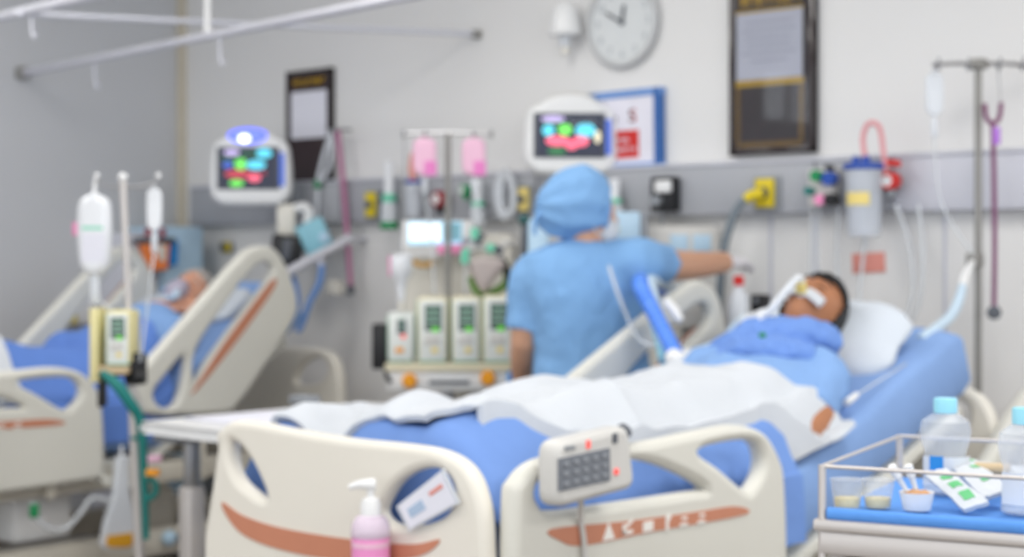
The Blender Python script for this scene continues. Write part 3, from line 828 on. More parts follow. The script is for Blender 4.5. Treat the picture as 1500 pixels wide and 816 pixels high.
# puffy surgical cap with gathered hem
q = MB(); cm = ax(hx_, hf, hu, hc + hu * 0.030 - hf * 0.034)
bb = bmesh.new(); bmesh.ops.create_icosphere(bb, subdivisions=5, radius=1)
for v in bb.verts:
    p = v.co.copy()
    r_ = 1 + 0.05 * noise.noise(p * 3.1) + 0.03 * math.sin(9 * math.atan2(p.x, p.z))
    v.co = Vector((0.112 * p.x, 0.126 * p.y, 0.116 * p.z)) * r_
    v.co.z -= 0.035 * max(0, -p.y)
    if p.y > 0.72: v.co.y = 0.122 * 0.72 * r_ - (p.y - 0.72) * 0.02
q.bm(bb, cm)
cap = add('surgical_cap', q, 'scrub_blue', nurse)
hem = [cm @ Vector((0.079 * math.cos(a), 0.082 - 0.012 * math.sin(a), 0.084 * math.sin(a))) for a in [2 * math.pi * k / 30 for k in range(30)]]
add('elastic_hem', MB().tube(hem, 0.009, 8, closed=True), 'scrub_blue', cap)
add('tie', MB().tube([cm @ Vector((0.02, -0.118, -0.05)), cm @ Vector((0.03, -0.135, -0.085)), cm @ Vector((0.02, -0.125, -0.125))], 0.007, 8, 4), 'scrub_blue', cap)
add('face_mask', wrinkle(MB().ball((0, 0, 0), (0.060, 0.042, 0.052), HM @ Matrix.Translation((0, 0.078, -0.050))), 0.002, 30), 'white_cloth', nurse)
add('mask_loop', MB().tube([HM @ Vector((sx * 0.055, 0.07, -0.03)) for sx in (1,)] + [HM @ Vector((0.078, 0.03, -0.005)), HM @ Vector((0.086, -0.02, 0.012)), HM @ Vector((0.08, 0.02, -0.06)), HM @ Vector((0.058, 0.068, -0.07))], 0.0025, 6, 4), 'white_cloth', nurse)

# ------------------------------------------------------------------ patient in the front bed
PX = -2.50
def A(dx, Y, h): return Vector((PX + dx, Y, topA(Y) + h))
pat = thing('person', (PX, 3.3, FTOP), 'dark-haired person lying on the front bed with a tube taped to the mouth', 'person')
b = MB()
bd = Vector((0, math.cos(A_ANG), math.sin(A_ANG))); bn = Vector((0, -math.sin(A_ANG), math.cos(A_ANG))); bx = Vector((1, 0, 0))
tr = [(3.24, 0.165, 0.075), (3.34, 0.170, 0.08), (3.48, 0.160, 0.08), (3.62, 0.170, 0.088), (3.74, 0.185, 0.09), (3.82, 0.185, 0.08), (3.87, 0.13, 0.07), (3.90, 0.07, 0.06)]
b.loft([ell(A(0, Y, dp - 0.006), bx, bn, hw, dp, 22, 2.5) for Y, hw, dp in tr])
hcA = onX(1190, 458, PX + 0.0); 
b.tube([A(0, 3.82, 0.10), A(0, 3.90, 0.11), hcA + Vector((0, -0.03, -0.02))], [0.07, 0.058, 0.06], 14)
fA = (bn * 0.94 + Vector((0.22, 0, 0)) - bd * 0.12).normalized(); uA = (bd - fA * bd.dot(fA)).normalized(); xA = fA.cross(uA)
HMA = ax(xA, fA, uA, hcA)
def join(m1, m2): o = len(m1.v); m1.v += m2.v; m1.f += [tuple(i + o for i in f) for f in m2.f]; return m1
join(b, head_mb(HMA, 1.03))
shN, elN, wrN = A(0.17, 3.85, 0.08), A(0.25, 3.63, 0.035), A(0.16, 3.40, 0.015)
shF, elF, wrF = A(-0.17, 3.80, 0.09), A(-0.25, 3.57, 0.04), A(-0.20, 3.34, 0.03)
b.tube([A(0.10, 3.82, 0.1), shN, elN, wrN], [0.055, 0.055, 0.045, 0.032], 14, 4)
b.tube([A(-0.10, 3.82, 0.1), shF, elF, wrF], [0.055, 0.055, 0.045, 0.032], 14, 4)
join(b, hand_mb(wrN, Vector((-0.1, -1, 0)), UP, 1.0, 0.35, right=True)); join(b, hand_mb(wrF, Vector((0.3, -1, 0)), UP, 1.0, 0.35, right=False))
for sx in (-1, 1):
    b.tube([A(sx * 0.08, 3.30, 0.09), A(sx * 0.10, 3.18, 0.085), A(sx * 0.11, 2.93, 0.09), A(sx * 0.10, 2.58, 0.05)], [0.09, 0.085, 0.058, 0.04], 14, 4)
    b.tube([A(sx * 0.10, 2.60, 0.04), A(sx * 0.105, 2.55, 0.06), A(sx * 0.12, 2.50, 0.125)], [0.035, 0.038, 0.024], 10, 3)
add('body', remesh(b, 0.0055, 2), 'skin_patient', pat)
for sx in (-1, 1):
    add('eyelash', MB().tube([HMA @ Vector((sx * 0.019, 0.0915, 0.008)), HMA @ Vector((sx * 0.031, 0.0925, 0.004)), HMA @ Vector((sx * 0.043, 0.084, 0.007))], 0.002, 6, 3), 'hair_black', pat)
add('hair', hair_mb(HMA, 1.03, 0.40, -0.30, 1.13), 'hair_black', pat)
for sx in (-1, 1): add('eyebrow', MB().tube([HMA @ Vector((sx * 0.018, 0.096, 0.036)), HMA @ Vector((sx * 0.034, 0.094, 0.040)), HMA @ Vector((sx * 0.050, 0.080, 0.034))], [0.003, 0.0035, 0.002], 6, 3), 'hair_black', pat)
add('mouth_tape', wrinkle(MB().loft([ell(HMA @ Vector((x, 0.098 - 7.0 * x * x, -0.045)), HMA.to_3x3() @ Vector((0, 0, 1)), HMA.to_3x3() @ Vector((0, 1, 0)), 0.020, 0.006, 12, 3) for x in [-0.06 + 0.012 * k for k in range(11)]]), 0.002, 50), 'white_cloth', pat)
# gown
g = MB(); g.loft([ell(A(0, Y, dp - 0.006), bx, bn, hw + 0.020, dp + 0.013, 22, 2.5) for Y, hw, dp in tr[:7]])
g.tube([A(0.10, 3.81, 0.1), shN, shN + (elN - shN) * 0.4, shN + (elN - shN) * 0.74], [0.072, 0.074, 0.070, 0.070], 14, 4)
g.tube([A(-0.10, 3.81, 0.1), shF, shF + (elF - shF) * 0.5, elF], [0.075, 0.078, 0.074, 0.076], 14, 4)
g = remesh(g, 0.011, 4); wrinkle(g, 0.009, 12); wrinkle(g, 0.004, 30)
add('gown', g, 'gown_blue', pat)
# white band on the forearm
add('wrist_band', MB().tube([elN + (wrN - elN) * 0.10, elN + (wrN - elN) * 0.22], 0.047, 16), 'tube_pale', pat)
# blue towel rolled over chest and under the chin
tw = [A(-0.13, 3.80, 0.13), A(-0.07, 3.84, 0.17), A(0.0, 3.87, 0.175), A(0.09, 3.92, 0.155), A(0.14, 3.97, 0.12)]
g = MB().tube(tw, [0.05, 0.054, 0.054, 0.05, 0.04], 14, 5, flat=1.25)
g.tube([A(-0.10, 3.75, 0.15), A(-0.03, 3.76, 0.175), A(0.06, 3.78, 0.17), A(0.14, 3.84, 0.14)], [0.03, 0.04, 0.04, 0.03], 12, 5, flat=1.6)
g = wrinkle(wrinkle(remesh(g, 0.008, 3), 0.012, 16), 0.005, 40)
add('towel', g, 'towel_blue', None, 'rumpled blue towel over the chest and chin of the dark-haired patient', 'towel')
# breathing tube and holder at the mouth
mo = HMA @ Vector((0, 0.112, -0.055))
t = thing('breathing_tube', mo, 'clear breathing tube with white connectors at the mouth of the dark-haired patient', 'tube')
e1 = P(1120, 462, 4.55); e2 = P(1095, 470, 4.65); e3 = P(1060, 505, 4.75); e4 = P(1010, 522, 4.85)
add('tube', MB().tube([mo - (HMA.to_3x3() @ Vector((0, 0.03, 0))), mo + (HMA.to_3x3() @ Vector((0, 0.04, -0.01))), e1, e2], 0.010, 10, 5), 'frosted', t)
add('connector', MB().tube([e1, e2], [0.020, 0.018], 12), 'white_plastic', t)
add('corrugated_hose', MB().tube([e2, P(1078, 484, 4.7), e3, e4], [0.022] * 4, 12, 6), 'tube_pale', t)
add('bite_block', MB().tube([mo - (HMA.to_3x3() @ Vector((0, 0.01, 0))), mo + (HMA.to_3x3() @ Vector((0, 0.02, 0)))], 0.016, 12), 'pale_yellow', t)
add('gauze', wrinkle(MB().ball(P(1112, 478, 4.62), (0.07, 0.05, 0.03)), 0.014, 22), 'white_cloth', t)
add('green_clip', MB().box((0.016, 0.016, 0.014), Matrix.Translation(P(1117, 491, 4.42)), 0.004), 'green', t)

# pillow
pc = onX(1272, 482, PX + 0.05)
def pillow(c, ux, uy, uz, a, b_, h):
    rings = []
    for k in range(15):
        s = -1 + 2 * k / 14; e = (1 - abs(s) ** 3.2); e2_ = (1 - abs(s) ** 6)
        rings.append(ell(c + ux * a * s, uy, uz, b_ * (0.55 + 0.45 * e2_), max(0.008, h * e ** 0.6), 24, 3))
    return wrinkle(wrinkle(MB().loft(rings), 0.012, 9), 0.004, 25)
pm = Vector((PX - 0.04, 4.16, topA(4.16) + 0.04))
add('pillow', pillow(pm, Vector((1, 0, 0)), (bd * 0.93 + bn * 0.36).normalized(), (bn * 0.93 - bd * 0.36).normalized(), 0.27, 0.15, 0.06), 'pillow_white', None, 'white pillow under the dark-haired patient', 'pillow')

# ------------------------------------------------------------------ covers on the front bed
def sst(a, b, x): t = min(1, max(0, (x - a) / (b - a))); return t * t * (3 - 2 * t)
def bodyA(X, Y):
    """height of the covered figure above the mattress"""
    u = X - PX; h = 0
    leg = 0.15 + 0.05 * math.exp(-((Y - 2.95) / 0.16) ** 2) + 0.035 * math.exp(-((Y - 2.58) / 0.10) ** 2)
    for sx in (-1, 1): h = max(h, leg * math.exp(-((u - sx * 0.10) / 0.14) ** 2))
    h = max(h, leg * 0.86 * math.exp(-(u / 0.13) ** 4))
    k = sst(3.05, 3.40, Y)
    if k > 0: h = h * (1 - k) + k * max(0.195 * math.exp(-(u / 0.25) ** 4), 0.112 * math.exp(-(u / 0.34) ** 8))
    h = max(h, 0.075 * math.exp(-((u - 0.30) / 0.10) ** 4) * (1 - sst(3.2, 3.5, Y)))      # thick near edge
    h = max(h, 0.125 * math.exp(-((u + 0.42) / 0.16) ** 2) * (1 - sst(2.9, 3.3, Y)))      # bunched along the far edge
    return h * sst(2.36, 2.46, Y)
def cover(xnear, x_far, y0, y1f, drop_n, drop_f, lift, amp, seed, upper=False):
    def fn(u, v):
        # u across (near -> far) with hanging margins, v along
        y1 = y1f(u); Y = y0(u) + v * (y1 - y0(u))
        x_near = xnear(Y); W = x_near - x_far
        s = -drop_n(Y) + u * (drop_n(Y) + W + drop_f)
        if s < 0: X = x_near + 0.02 * (1 - math.exp(s * 8)); dz = s
        elif s > W: X = x_far - 0.02; dz = -(s - W)
        else: X = x_near - s; dz = 0
        near_side = XA - 0.07 - X
        edge = min(1, max(0, near_side) / 0.05, max(0, (X - x_far)) / 0.06) if dz == 0 else 0
        z = topA(Y) + lift + bodyA(min(X, x_near), Y) * edge ** 0.5 + dz
        if dz < 0: z -= 0.02
        elif edge < 1: z -= 0.02 * (1 - edge)
        nz = noise.noise(Vector((X * 5 + seed, Y * 4, seed))) + 0.5 * noise.noise(Vector((X * 11, Y * 9 + seed, 2.0)))
        nz += 0.8 * max(0, 1 - abs(noise.noise(Vector((X * 3 + Y * 4, Y * 2 - X * 4, seed)))) * 5)
        z += 0.009 * nz * (1 if dz == 0 else 0.3)
        if upper and dz == 0: z += amp * max(0, 0.2 + noise.noise(Vector((X * 7 - 4, Y * 5 + 9, 6))) + 0.6 * noise.noise(Vector((X * 13, Y * 10, 1))))
        if dz < 0: X += amp * 0.9 * noise.noise(Vector((Y * 9 + seed, s * 2, 1)))
        return Vector((X, Y, z))
    return fn
xn_, xf_ = XA - 0.055, XA - BW + 0.03
f = cover(lambda Y: xn_, xf_, lambda u: 2.405, lambda u: 3.50, lambda Y: 0.34 - 0.16 * sst(2.9, 3.4, Y), 0.10, 0.012, 0.009, 3.1)
add('bed_cover', cloth(f, 60, 60, 0.008), 'blanket_blue', None, 'blue bed cover over the feet, hanging between footboard and side rail', 'bed cover')
ff = lambda u, v: Vector((xf_ + 0.02 + (xn_ - xf_ - 0.03) * u, 2.398 + 0.004 * noise.noise(Vector((u * 9, v * 3, 2))), 0.60 + (FTOP + 0.016 + 1.05 * bodyA(xf_ + 0.02 + (xn_ - xf_ - 0.03) * u, 2.41) * min(1, u / 0.06, (1 - u) / 0.05) ** 0.5 - 0.60) * v))
add('foot_fall', cloth(ff, 30, 12, 0.006), 'blanket_blue', bpy.data.objects['bed_cover'])
f = cover(lambda Y: XA - 0.22 + 0.09 * sst(2.55, 2.90, Y) + 0.10 * sst(3.42, 3.70, Y), xf_ + 0.01, lambda u: 2.52 - 0.075 * sst(0, 0.10, u) - 0.04 * sst(0.8, 0.92, u) + 0.006 * math.sin(u * 14), lambda u: 3.74 - 0.20 * sst(0.0, 0.22, u) + 0.08 * sst(0.3, 0.55, u) + 0.12 * sst(0.6, 1, u),
          lambda Y: 0.004, 0.16, 0.030, 0.016, 3.1, True)
add('blanket', cloth(f, 80, 100, 0.014), 'white_cloth', None, 'rumpled white blanket over the legs of the dark-haired patient', 'blanket')

# ------------------------------------------------------------------ patient in the corner bed
def B(dx, Y, h): 
    n = Vector((0, -math.sin(B_ANG), math.cos(B_ANG))) if Y > B_H else UP
    return Vector((BCX + 0.10 + dx, Y, topB(Y))) + n * h
old = thing('person', (BCX, 3.4, FTOP), 'grey-haired person reclining on the raised corner bed with a breathing mask', 'person')
Bd = Vector((0, math.cos(B_ANG), math.sin(B_ANG))); Bn = Vector((0, -math.sin(B_ANG), math.cos(B_ANG)))
b = MB()
trb = [(3.64, 0.16, 0.08), (3.72, 0.165, 0.085), (3.83, 0.16, 0.09), (3.92, 0.175, 0.092), (3.99, 0.18, 0.085), (4.04, 0.12, 0.07), (4.07, 0.07, 0.055)]
BX0 = 0.10
b.loft([ell(B(0, max(Y, B_H + 0.001), dp + 0.004), bx, Bn, hw, dp, 22, 2.5) for Y, hw, dp in trb])
hcB = onX(276, 433, BCX + 0.12)
fB = (Bn * 0.75 + Vector((0.50, 0, 0)) - Bd * 0.20).normalized(); uB = (Bd - fB * Bd.dot(fB)).normalized(); HMB = ax(fB.cross(uB), fB, uB, hcB)
join(b, head_mb(HMB, 1.0)); b.tube([B(0, 4.00, 0.09), B(0.01, 4.05, 0.10), hcB - uB * 0.03], [0.065, 0.055, 0.055], 12)
sN, eN, wN = B(0.17, 3.97, 0.08), B(0.23, 3.73, 0.05), B(0.17, 3.50, 0.03)
sF, eF, wF = B(-0.17, 3.97, 0.08), B(-0.25, 3.82, 0.12), onX(233, 450, BCX + 0.12)
b.tube([B(0.1, 3.98, 0.08), sN, eN, wN], [0.05, 0.05, 0.04, 0.028], 12, 4); b.tube([B(-0.1, 3.98, 0.08), sF, eF, wF], [0.05, 0.05, 0.042, 0.034], 12, 4)
join(b, hand_mb(wN, Vector((-0.8, -0.3, 0.1)), UP, 1.0, 0.4, right=True))
join(b, hand_mb(wF, (onX(256, 446, BCX + 0.18) - wF), UP + Vector((0.4, -0.5, 0)), 1.15, 0.35, right=False))
for sx in (-1, 1):
    b.tube([B(sx * 0.08, 3.66, 0.08), B(sx * 0.10, 3.45, 0.09), B(sx * 0.11, 3.15, 0.12), B(sx * 0.10, 2.78, 0.05)], [0.088, 0.08, 0.056, 0.04], 12, 4)
    b.tube([B(sx * 0.10, 2.80, 0.04), B(sx * 0.105, 2.74, 0.05), B(sx * 0.12, 2.70, 0.12)], [0.034, 0.036, 0.024], 10, 3)
add('body', remesh(b, 0.0055, 2), 'skin_old', old)
for sx in (-1, 1):
    add('eyebrow', MB().tube([HMB @ Vector((sx * 0.016, 0.094, 0.036)), HMB @ Vector((sx * 0.032, 0.091, 0.040)), HMB @ Vector((sx * 0.049, 0.077, 0.034))], [0.003, 0.004, 0.002], 6, 3), 'hair_grey', old)
    add('eyelash', MB().tube([HMB @ Vector((sx * 0.019, 0.0885, 0.008)), HMB @ Vector((sx * 0.031, 0.0895, 0.004)), HMB @ Vector((sx * 0.043, 0.081, 0.007))], 0.002, 6, 3), 'hair_black', old)
add('hair', hair_mb(HMB, 1.0, 0.40, -0.5, 1.06), 'hair_grey', old)
g = MB(); g.loft([ell(B(0, max(Y, B_H + 0.001), dp + 0.004), bx, Bn, hw + 0.02, dp + 0.018, 22, 2.5) for Y, hw, dp in trb[:6]])
g.tube([B(0.1, 3.98, 0.08), sN, sN + (eN - sN) * 0.8], [0.07, 0.07, 0.068], 14, 4); g.tube([B(-0.1, 3.98, 0.08), sF, sF + (eF - sF) * 0.85], [0.07, 0.07, 0.068], 14, 4)
add('gown', wrinkle(remesh(g, 0.012, 4), 0.009, 12), 'gown_blue', old)
mk = HMB @ Vector((0, 0.10, -0.045))
t = thing('breathing_mask', mk, 'greyish breathing mask with straps on the face of the grey-haired patient', 'mask')
add('shell', MB().ball((0, 0, 0), (0.045, 0.042, 0.055), HMB @ Matrix.Translation((0, 0.095, -0.045))), mat('mask_grey', (176, 168, 186), 0.3, alpha=0.9), t)
add('strap', MB().tube([HMB @ Vector((0.04, 0.09, -0.05)), HMB @ Vector((0.085, 0.02, -0.03)), HMB @ Vector((0.06, -0.075, 0.0))], 0.007, 8, 5), 'white_cloth', t)
add('hose', MB().tube([mk, mk + HMB.to_3x3() @ Vector((-0.05, 0.06, -0.05)), onX(222, 448, BCX - 0.02), onX(205, 500, BCX + 0.05), onX(198, 545, BCX + 0.1)], 0.014, 10, 5), 'tube_pale', t)
# white band of linen beside the face
f = lambda u, v: onX(200 + 74 * u, 440 - 24 * u + 16 * v, BCX - 0.16 + 0.10 * u) + Vector((0, 0, 0.006 * noise.noise(Vector((u * 6, v * 4, 1)))))
add('white_linen', cloth(f, 20, 8, 0.012), 'white_cloth', None, 'strip of white linen beside the face of the grey-haired patient', 'linen')
# pillow for the grey-haired patient
add('pillow', pillow(Vector((BCX + 0.10, 4.20, topB(4.20))) + Bn * 0.012, Vector((1, 0, 0)), Bd, Bn, 0.24, 0.12, 0.035), 'pillow_white', None, 'flat pale pillow under the grey-haired patient', 'pillow')
# covers on the corner bed
def coverB(y0, y1, xn, xf, drop, lift, amp, seed):
    def fn(u, v):
        W = xn - xf; s = -drop + u * (W + 2 * drop); Y = y0 + v * (y1 - y0)
        if s < 0: X, dz = xn + 0.012, s
        elif s > W: X, dz = xf - 0.012, -(s - W)
        else: X, dz = xn - s, 0
        e = min(1, max(0, xn - X) / 0.1, max(0, X - xf) / 0.1) if dz == 0 else 0
        k = 0
        for sx in (-1, 1): k = max(k, (0.16 + 0.05 * math.exp(-((Y - 3.15) / 0.15) ** 2)) * math.exp(-((X - BCX - 0.10 - sx * 0.1) / 0.13) ** 2))
        if Y > 3.45: k = max(k, min(1, (Y - 3.45) / 0.15) * 0.222 * math.exp(-((X - BCX - 0.10) / 0.29) ** 6))
        z = topB(Y) + lift + k * e ** 0.5 + dz + amp * noise.noise(Vector((X * 6 + seed, Y * 5, seed))) * (1 if dz == 0 else 0.2)
        return Vector((X + (amp * 0.8 * noise.noise(Vector((Y * 9, s, seed))) if dz < 0 else 0), Y, z))
    return fn
add('bed_cover', cloth(coverB(2.55, 3.80, XL - 0.06, XL - BW + 0.02, 0.18, 0.018, 0.012, 5), 50, 60, 0.01), 'cover_blue', None, 'blue bed cover over the legs of the grey-haired patient', 'bed cover')
add('blanket', cloth(coverB(2.60, 3.18, XL - 0.075, XL - BW + 0.035, 0.05, 0.048, 0.010, 9), 40, 40, 0.012), 'white_cloth', None, 'white folded sheet across the blue cover of the corner bed', 'blanket')

# ================================================================== EQUIPMENT ON THE WALL
def monitor(name, cx, cy, wpx, hpx, d, yaw, label, led):
    c = P(cx, cy, d); W, Hh = px(wpx, d), px(hpx, d); mx = CAMF(c, yaw)
    t = thing(name, c - Vector((0, 0, Hh / 2)), label, 'monitor')
    o = [(-0.5, -0.30), (-0.47, 0.24), (-0.36, 0.36), (-0.18, 0.47), (0, 0.5), (0.18, 0.47), (0.36, 0.36), (0.47, 0.24), (0.5, -0.30), (0.40, -0.46), (0.30, -0.5), (-0.30, -0.5), (-0.40, -0.46)]
    add('housing', MB().plate([round_poly([(a * W, b_ * Hh) for a, b_ in o])], 0.11, mx @ Matrix.Translation((0, 0, -0.055)), 0.02), 'white_plastic', t)
    bz = mx @ Matrix.Translation((-0.02 * W, -0.02 * Hh, 0.002))
    add('bezel', MB().box((W * 0.78, Hh * 0.56, 0.008), bz, 0.003), 'dark_grey', t)
    sc = add('screen', MB().box((W * 0.70, Hh * 0.50, 0.004), bz, c=(0, 0, 0.005)), 'screen_dark', t, smooth=False)
    add('side_strip', MB().box((W * 0.06, Hh * 0.44, 0.004), bz, c=(W * 0.42, -Hh * 0.02, 0.004)), 'scr_blue', t, smooth=False)
    return t, sc, bz, W, Hh
def readout(sc, bz, W, Hh, kind, x, y, w_, h_, m_):
    """coloured readings: a blob-like figure group or a wavy trace"""
    g = MB()
    if kind == 'wave':
        pts = [bz @ Vector((W * (x - w_ / 2 + w_ * k / 16), Hh * (y + h_ * 0.5 * math.sin(k * 1.9) * (1 if k % 4 else 0.2)), 0.008)) for k in range(17)]
        g.tube(pts, W * 0.010, 6)
    else:
        g.plate([round_poly([(W * (x + w_ / 2 * math.cos(a)), Hh * (y + h_ / 2 * math.sin(a))) for a in [k * math.pi / 4 for k in range(8)]])], 0.002, bz @ Matrix.Translation((0, 0, 0.0085)))
    add('readout', g, m_, sc, smooth=False)
# monitor over the corner bed, blue alarm light
t, sc, bz, W, Hh = monitor('patient_monitor', 366, 244, 118, 112, 7.25, 0.0, 'white patient monitor with glowing blue alarm light on top', True)
for r in [('blob', -0.20, 0.20, 0.20, 0.08, 'scr_lilac'), ('wave', 0.02, 0.18, 0.2, 0.06, 'scr_dgreen'), ('blob', 0.20, 0.19, 0.20, 0.13, 'scr_cyan'), ('blob', -0.25, 0.04, 0.12, 0.1, 'scr_blue'), ('blob', -0.09, 0.05, 0.15, 0.16, 'scr_green'),
          ('blob', 0.10, 0.04, 0.24, 0.13, 'scr_cyan'), ('blob', -0.12, -0.08, 0.34, 0.12, 'scr_red'), ('wave', 0.12, -0.07, 0.22, 0.06, 'scr_red'), ('blob', 0.08, -0.13, 0.16, 0.10, 'scr_pink'), ('blob', -0.14, -0.20, 0.18, 0.09, 'scr_green'), ('wave', -0.2, 0.12, 0.24, 0.05, 'scr_dgreen')]:
    readout(sc, bz, W, Hh, *r)
mxl = CAMF(P(366, 244, 7.25), 0.0)
add('alarm_light', MB().ball((0, 0, 0), (W * 0.27, Hh * 0.115, 0.05), mxl @ Matrix.Translation((-0.01, Hh * 0.40, -0.02))), 'led_blue', t)
add('alarm_bulb', MB().ball((0, 0, 0), (W * 0.075, Hh * 0.055, 0.02), mxl @ Matrix.Translation((-0.02, Hh * 0.36, 0.028))), 'led_white', t)
def wall_arm(t, c, dz):
    q = c + FW * 0.11
    add('arm', MB().tube([q, q + FW * 0.1 + Vector((0, 0, dz)), Vector((q.x + 0.02, WALL - 0.075, q.z + dz))], 0.018, 10), 'mid_grey', t)
    add('arm_plate', MB().box((0.09, 0.02, 0.16), Matrix.Translation((q.x + 0.02, WALL - 0.075, q.z + dz)), 0.004), 'mid_grey', t)
wall_arm(t, P(366, 270, 7.25), -0.06)
# monitor behind the nurse's cap
t, sc, bz, W, Hh = monitor('patient_monitor', 837, 196, 136, 118, 6.3, 0.05, 'white patient monitor above the blue cap with pink and cyan readings', False)
for r in [('blob', -0.18, 0.20, 0.26, 0.08, 'scr_lilac'), ('wave', 0.14, 0.16, 0.30, 0.05, 'mid_grey'), ('blob', -0.23, 0.06, 0.13, 0.15, 'scr_cyan'), ('blob', -0.05, 0.07, 0.15, 0.15, 'scr_green'), ('blob', 0.17, 0.06, 0.22, 0.18, 'scr_cyan'),
          ('blob', -0.13, -0.07, 0.26, 0.13, 'scr_pink'), ('blob', 0.02, -0.12, 0.14, 0.12, 'scr_pink'), ('blob', 0.12, -0.07, 0.17, 0.14, 'scr_pink'), ('blob', 0.30, -0.02, 0.07, 0.16, 'scr_cream'), ('blob', -0.14, -0.20, 0.20, 0.08, 'scr_dgreen'), ('wave', -0.16, 0.14, 0.26, 0.04, 'scr_dgreen')]:
    readout(sc, bz, W, Hh, *r)
add('handle', MB().tube([CAMF(P(837, 196, 6.3)) @ Vector((sx * W, Hh * y_, -0.06)) for sx, y_ in ((-0.3, 0.36), (-0.2, 0.46), (0.0, 0.495), (0.2, 0.46), (0.3, 0.36))], 0.012, 8, 4), 'control_grey', t)
wall_arm(t, P(837, 200, 6.3), -0.02)

def flowmeter(name, x, y0, y1, wpx, off, label, base):
    a, b_ = onY(x, y0, FACE - off), onY(x, y1, FACE - off); d = (a - CAM).dot(FW); r = px(wpx, d) / 2
    L = a.z - b_.z; q = Matrix.Translation((b_.x, b_.y, b_.z))
    t = thing(name, b_, label, 'flowmeter')
    add('glass_tube', MB().lathe([(r * 0.62, L * 0.52), (r * 0.62, L * 0.97), (r * 0.4, L)], q, 16), 'bag_white', t)
    add('valve', MB().lathe([(r * 0.75, L * 0.40), (r * 0.9, L * 0.44), (r * 0.9, L * 0.5), (r * 0.6, L * 0.52)], q, 16), 'mint', t)
    add('jar', MB().lathe([(r * 0.9, L * 0.10), (r, L * 0.14), (r, L * 0.36), (r * 0.7, L * 0.40)], q, 20), 'frosted', t)
    add('cap', MB().lathe([(r * 1.0, 0), (r * 1.15, L * 0.02), (r * 1.15, L * 0.10), (r, L * 0.11)], q, 20), base, t)
    add('wall_plug', MB().tube([(b_.x, b_.y, b_.z + L * 0.46), (b_.x, FACE, b_.z + L * 0.46)], r * 0.45, 12), 'steel', t)
    return t
flowmeter('flowmeter', 570, 236, 336, 24, 0.05, 'clear oxygen flowmeter jar with dark green base beside a yellow outlet', 'green')
flowmeter('flowmeter', 901, 262, 322, 24, 0.05, 'clear flowmeter jar with mint valve beside the nurse face mask', 'frosted')
flowmeter('flowmeter', 700, 262, 330, 22, 0.05, 'clear flowmeter jar with mint valve left of the hanging white tubing', 'frosted')
# suction jars
def jar(name, x0, x1, ytop, ybot, off, label, lidm, strip=None):
    xm = (x0 + x1) / 2
    a, b_ = onY(xm, ytop, FACE - off), onY(xm, ybot, FACE - off); d = (a - CAM).dot(FW); r = px(x1 - x0, d) / 2; L = a.z - b_.z
    q = Matrix.Translation(b_)
    t = thing(name, b_, label, 'jar')
    add('jar_body', MB().lathe([(r * 0.72, 0), (r * 0.8, L * 0.04), (r * 0.92, L * 0.9)], q, 24), 'jar_clear', t)
    add('lid', MB().lathe([(r * 0.95, L * 0.90), (r * 1.02, L * 0.92), (r * 1.02, L * 0.98), (r * 0.6, L)], q, 24), lidm, t)
    for k in (-0.45, 0.1): add('port', MB().lathe([(r * 0.2, L * 0.98), (r * 0.22, L * 1.07), (r * 0.12, L * 1.09)], q @ Matrix.Translation((k * r, 0, 0)), 12), lidm, t)
    add('bracket', MB().wbox((b_.x - r * 0.4, b_.y, b_.z + L * 0.6), (b_.x + r * 0.4, FACE, b_.z + L * 0.75), 0.004), 'steel', t)
    if strip:
        z0 = b_.z + L * 0.42
        add('volume_label', MB().loft([[Vector((b_.x + r * 0.9 * math.sin(a_) * kk, b_.y - r * 0.9 * math.cos(a_) * kk, z0 + dz_)) for kk, dz_ in ((1.0, 0), (1.02, 0), (1.02, L * 0.17), (1.0, L * 0.17))] for a_ in [-0.6 + 0.14 * i for i in range(11)]]), strip, t)
    return t, b_, r, L
t, jb, jr, jl = jar('suction_jar', 1236, 1296, 238, 346, 0.09, 'clear suction jar with blue lid and pale red hose loop', 'lens_blue', 'pale_yellow')
add('hose', MB().tube([Vector((jb.x + 0.1 * jr, jb.y, jb.z + jl)), onY(1264, 205, FACE - 0.09), onY(1270, 184, FACE - 0.09), onY(1280, 180, FACE - 0.09), onY(1290, 192, FACE - 0.08), onY(1296, 240, FACE - 0.07), onY(1300, 262, FACE - 0.06)], 0.009, 10, 6), 'hose_pink', t)
t, jb2, r2, l2 = jar('suction_jar', 592, 619, 264, 318, 0.07, 'small clear suction jar with blue lid on the panel', 'lens_blue')
add('hose', MB().tube([Vector((jb2.x, jb2.y, jb2.z + l2)), onY(603, 245, FACE - 0.07), onY(606, 225, FACE - 0.05)], 0.014, 10, 4), 'card_salmon', t)
def gauge(name, x, y, rp, off, label, m1, m2):
    c = onY(x, y, FACE - off); d = (c - CAM).dot(FW); r = px(rp, d)
    t = thing(name, c - Vector((0, 0, r)), label, 'regulator'); mx = WALLF(c)
    add('case', MB().lathe([(r, -0.02), (r * 1.05, 0.0), (r * 1.05, 0.02), (r * 0.9, 0.028)], mx, 24), m1, t)
    add('dial', MB().lathe([(r * 0.62, 0.02), (r * 0.62, 0.031)], mx, 20), 'white_plastic', t)
    add('needle', MB().box((r * 0.5, r * 0.07, 0.002), mx @ Matrix.Rotation(2.2, 4, 'Z'), c=(r * 0.2, 0, 0.033)), 'black_plastic', t)
    add('stem', MB().tube([c, Vector((c.x, FACE, c.z))], r * 0.35, 12), 'steel', t)
    add('knob', MB().lathe([(r * 0.5, 0), (r * 0.55, r * 0.7), (r * 0.4, r * 0.8)], Matrix.Translation(c - Vector((0, 0, r * 1.75))), 14), m2, t)
    return t
gauge('vacuum_gauge', 645, 292, 12, 0.05, 'dark red vacuum gauge with black knob above the white display unit', 'dark_red', 'black_plastic')
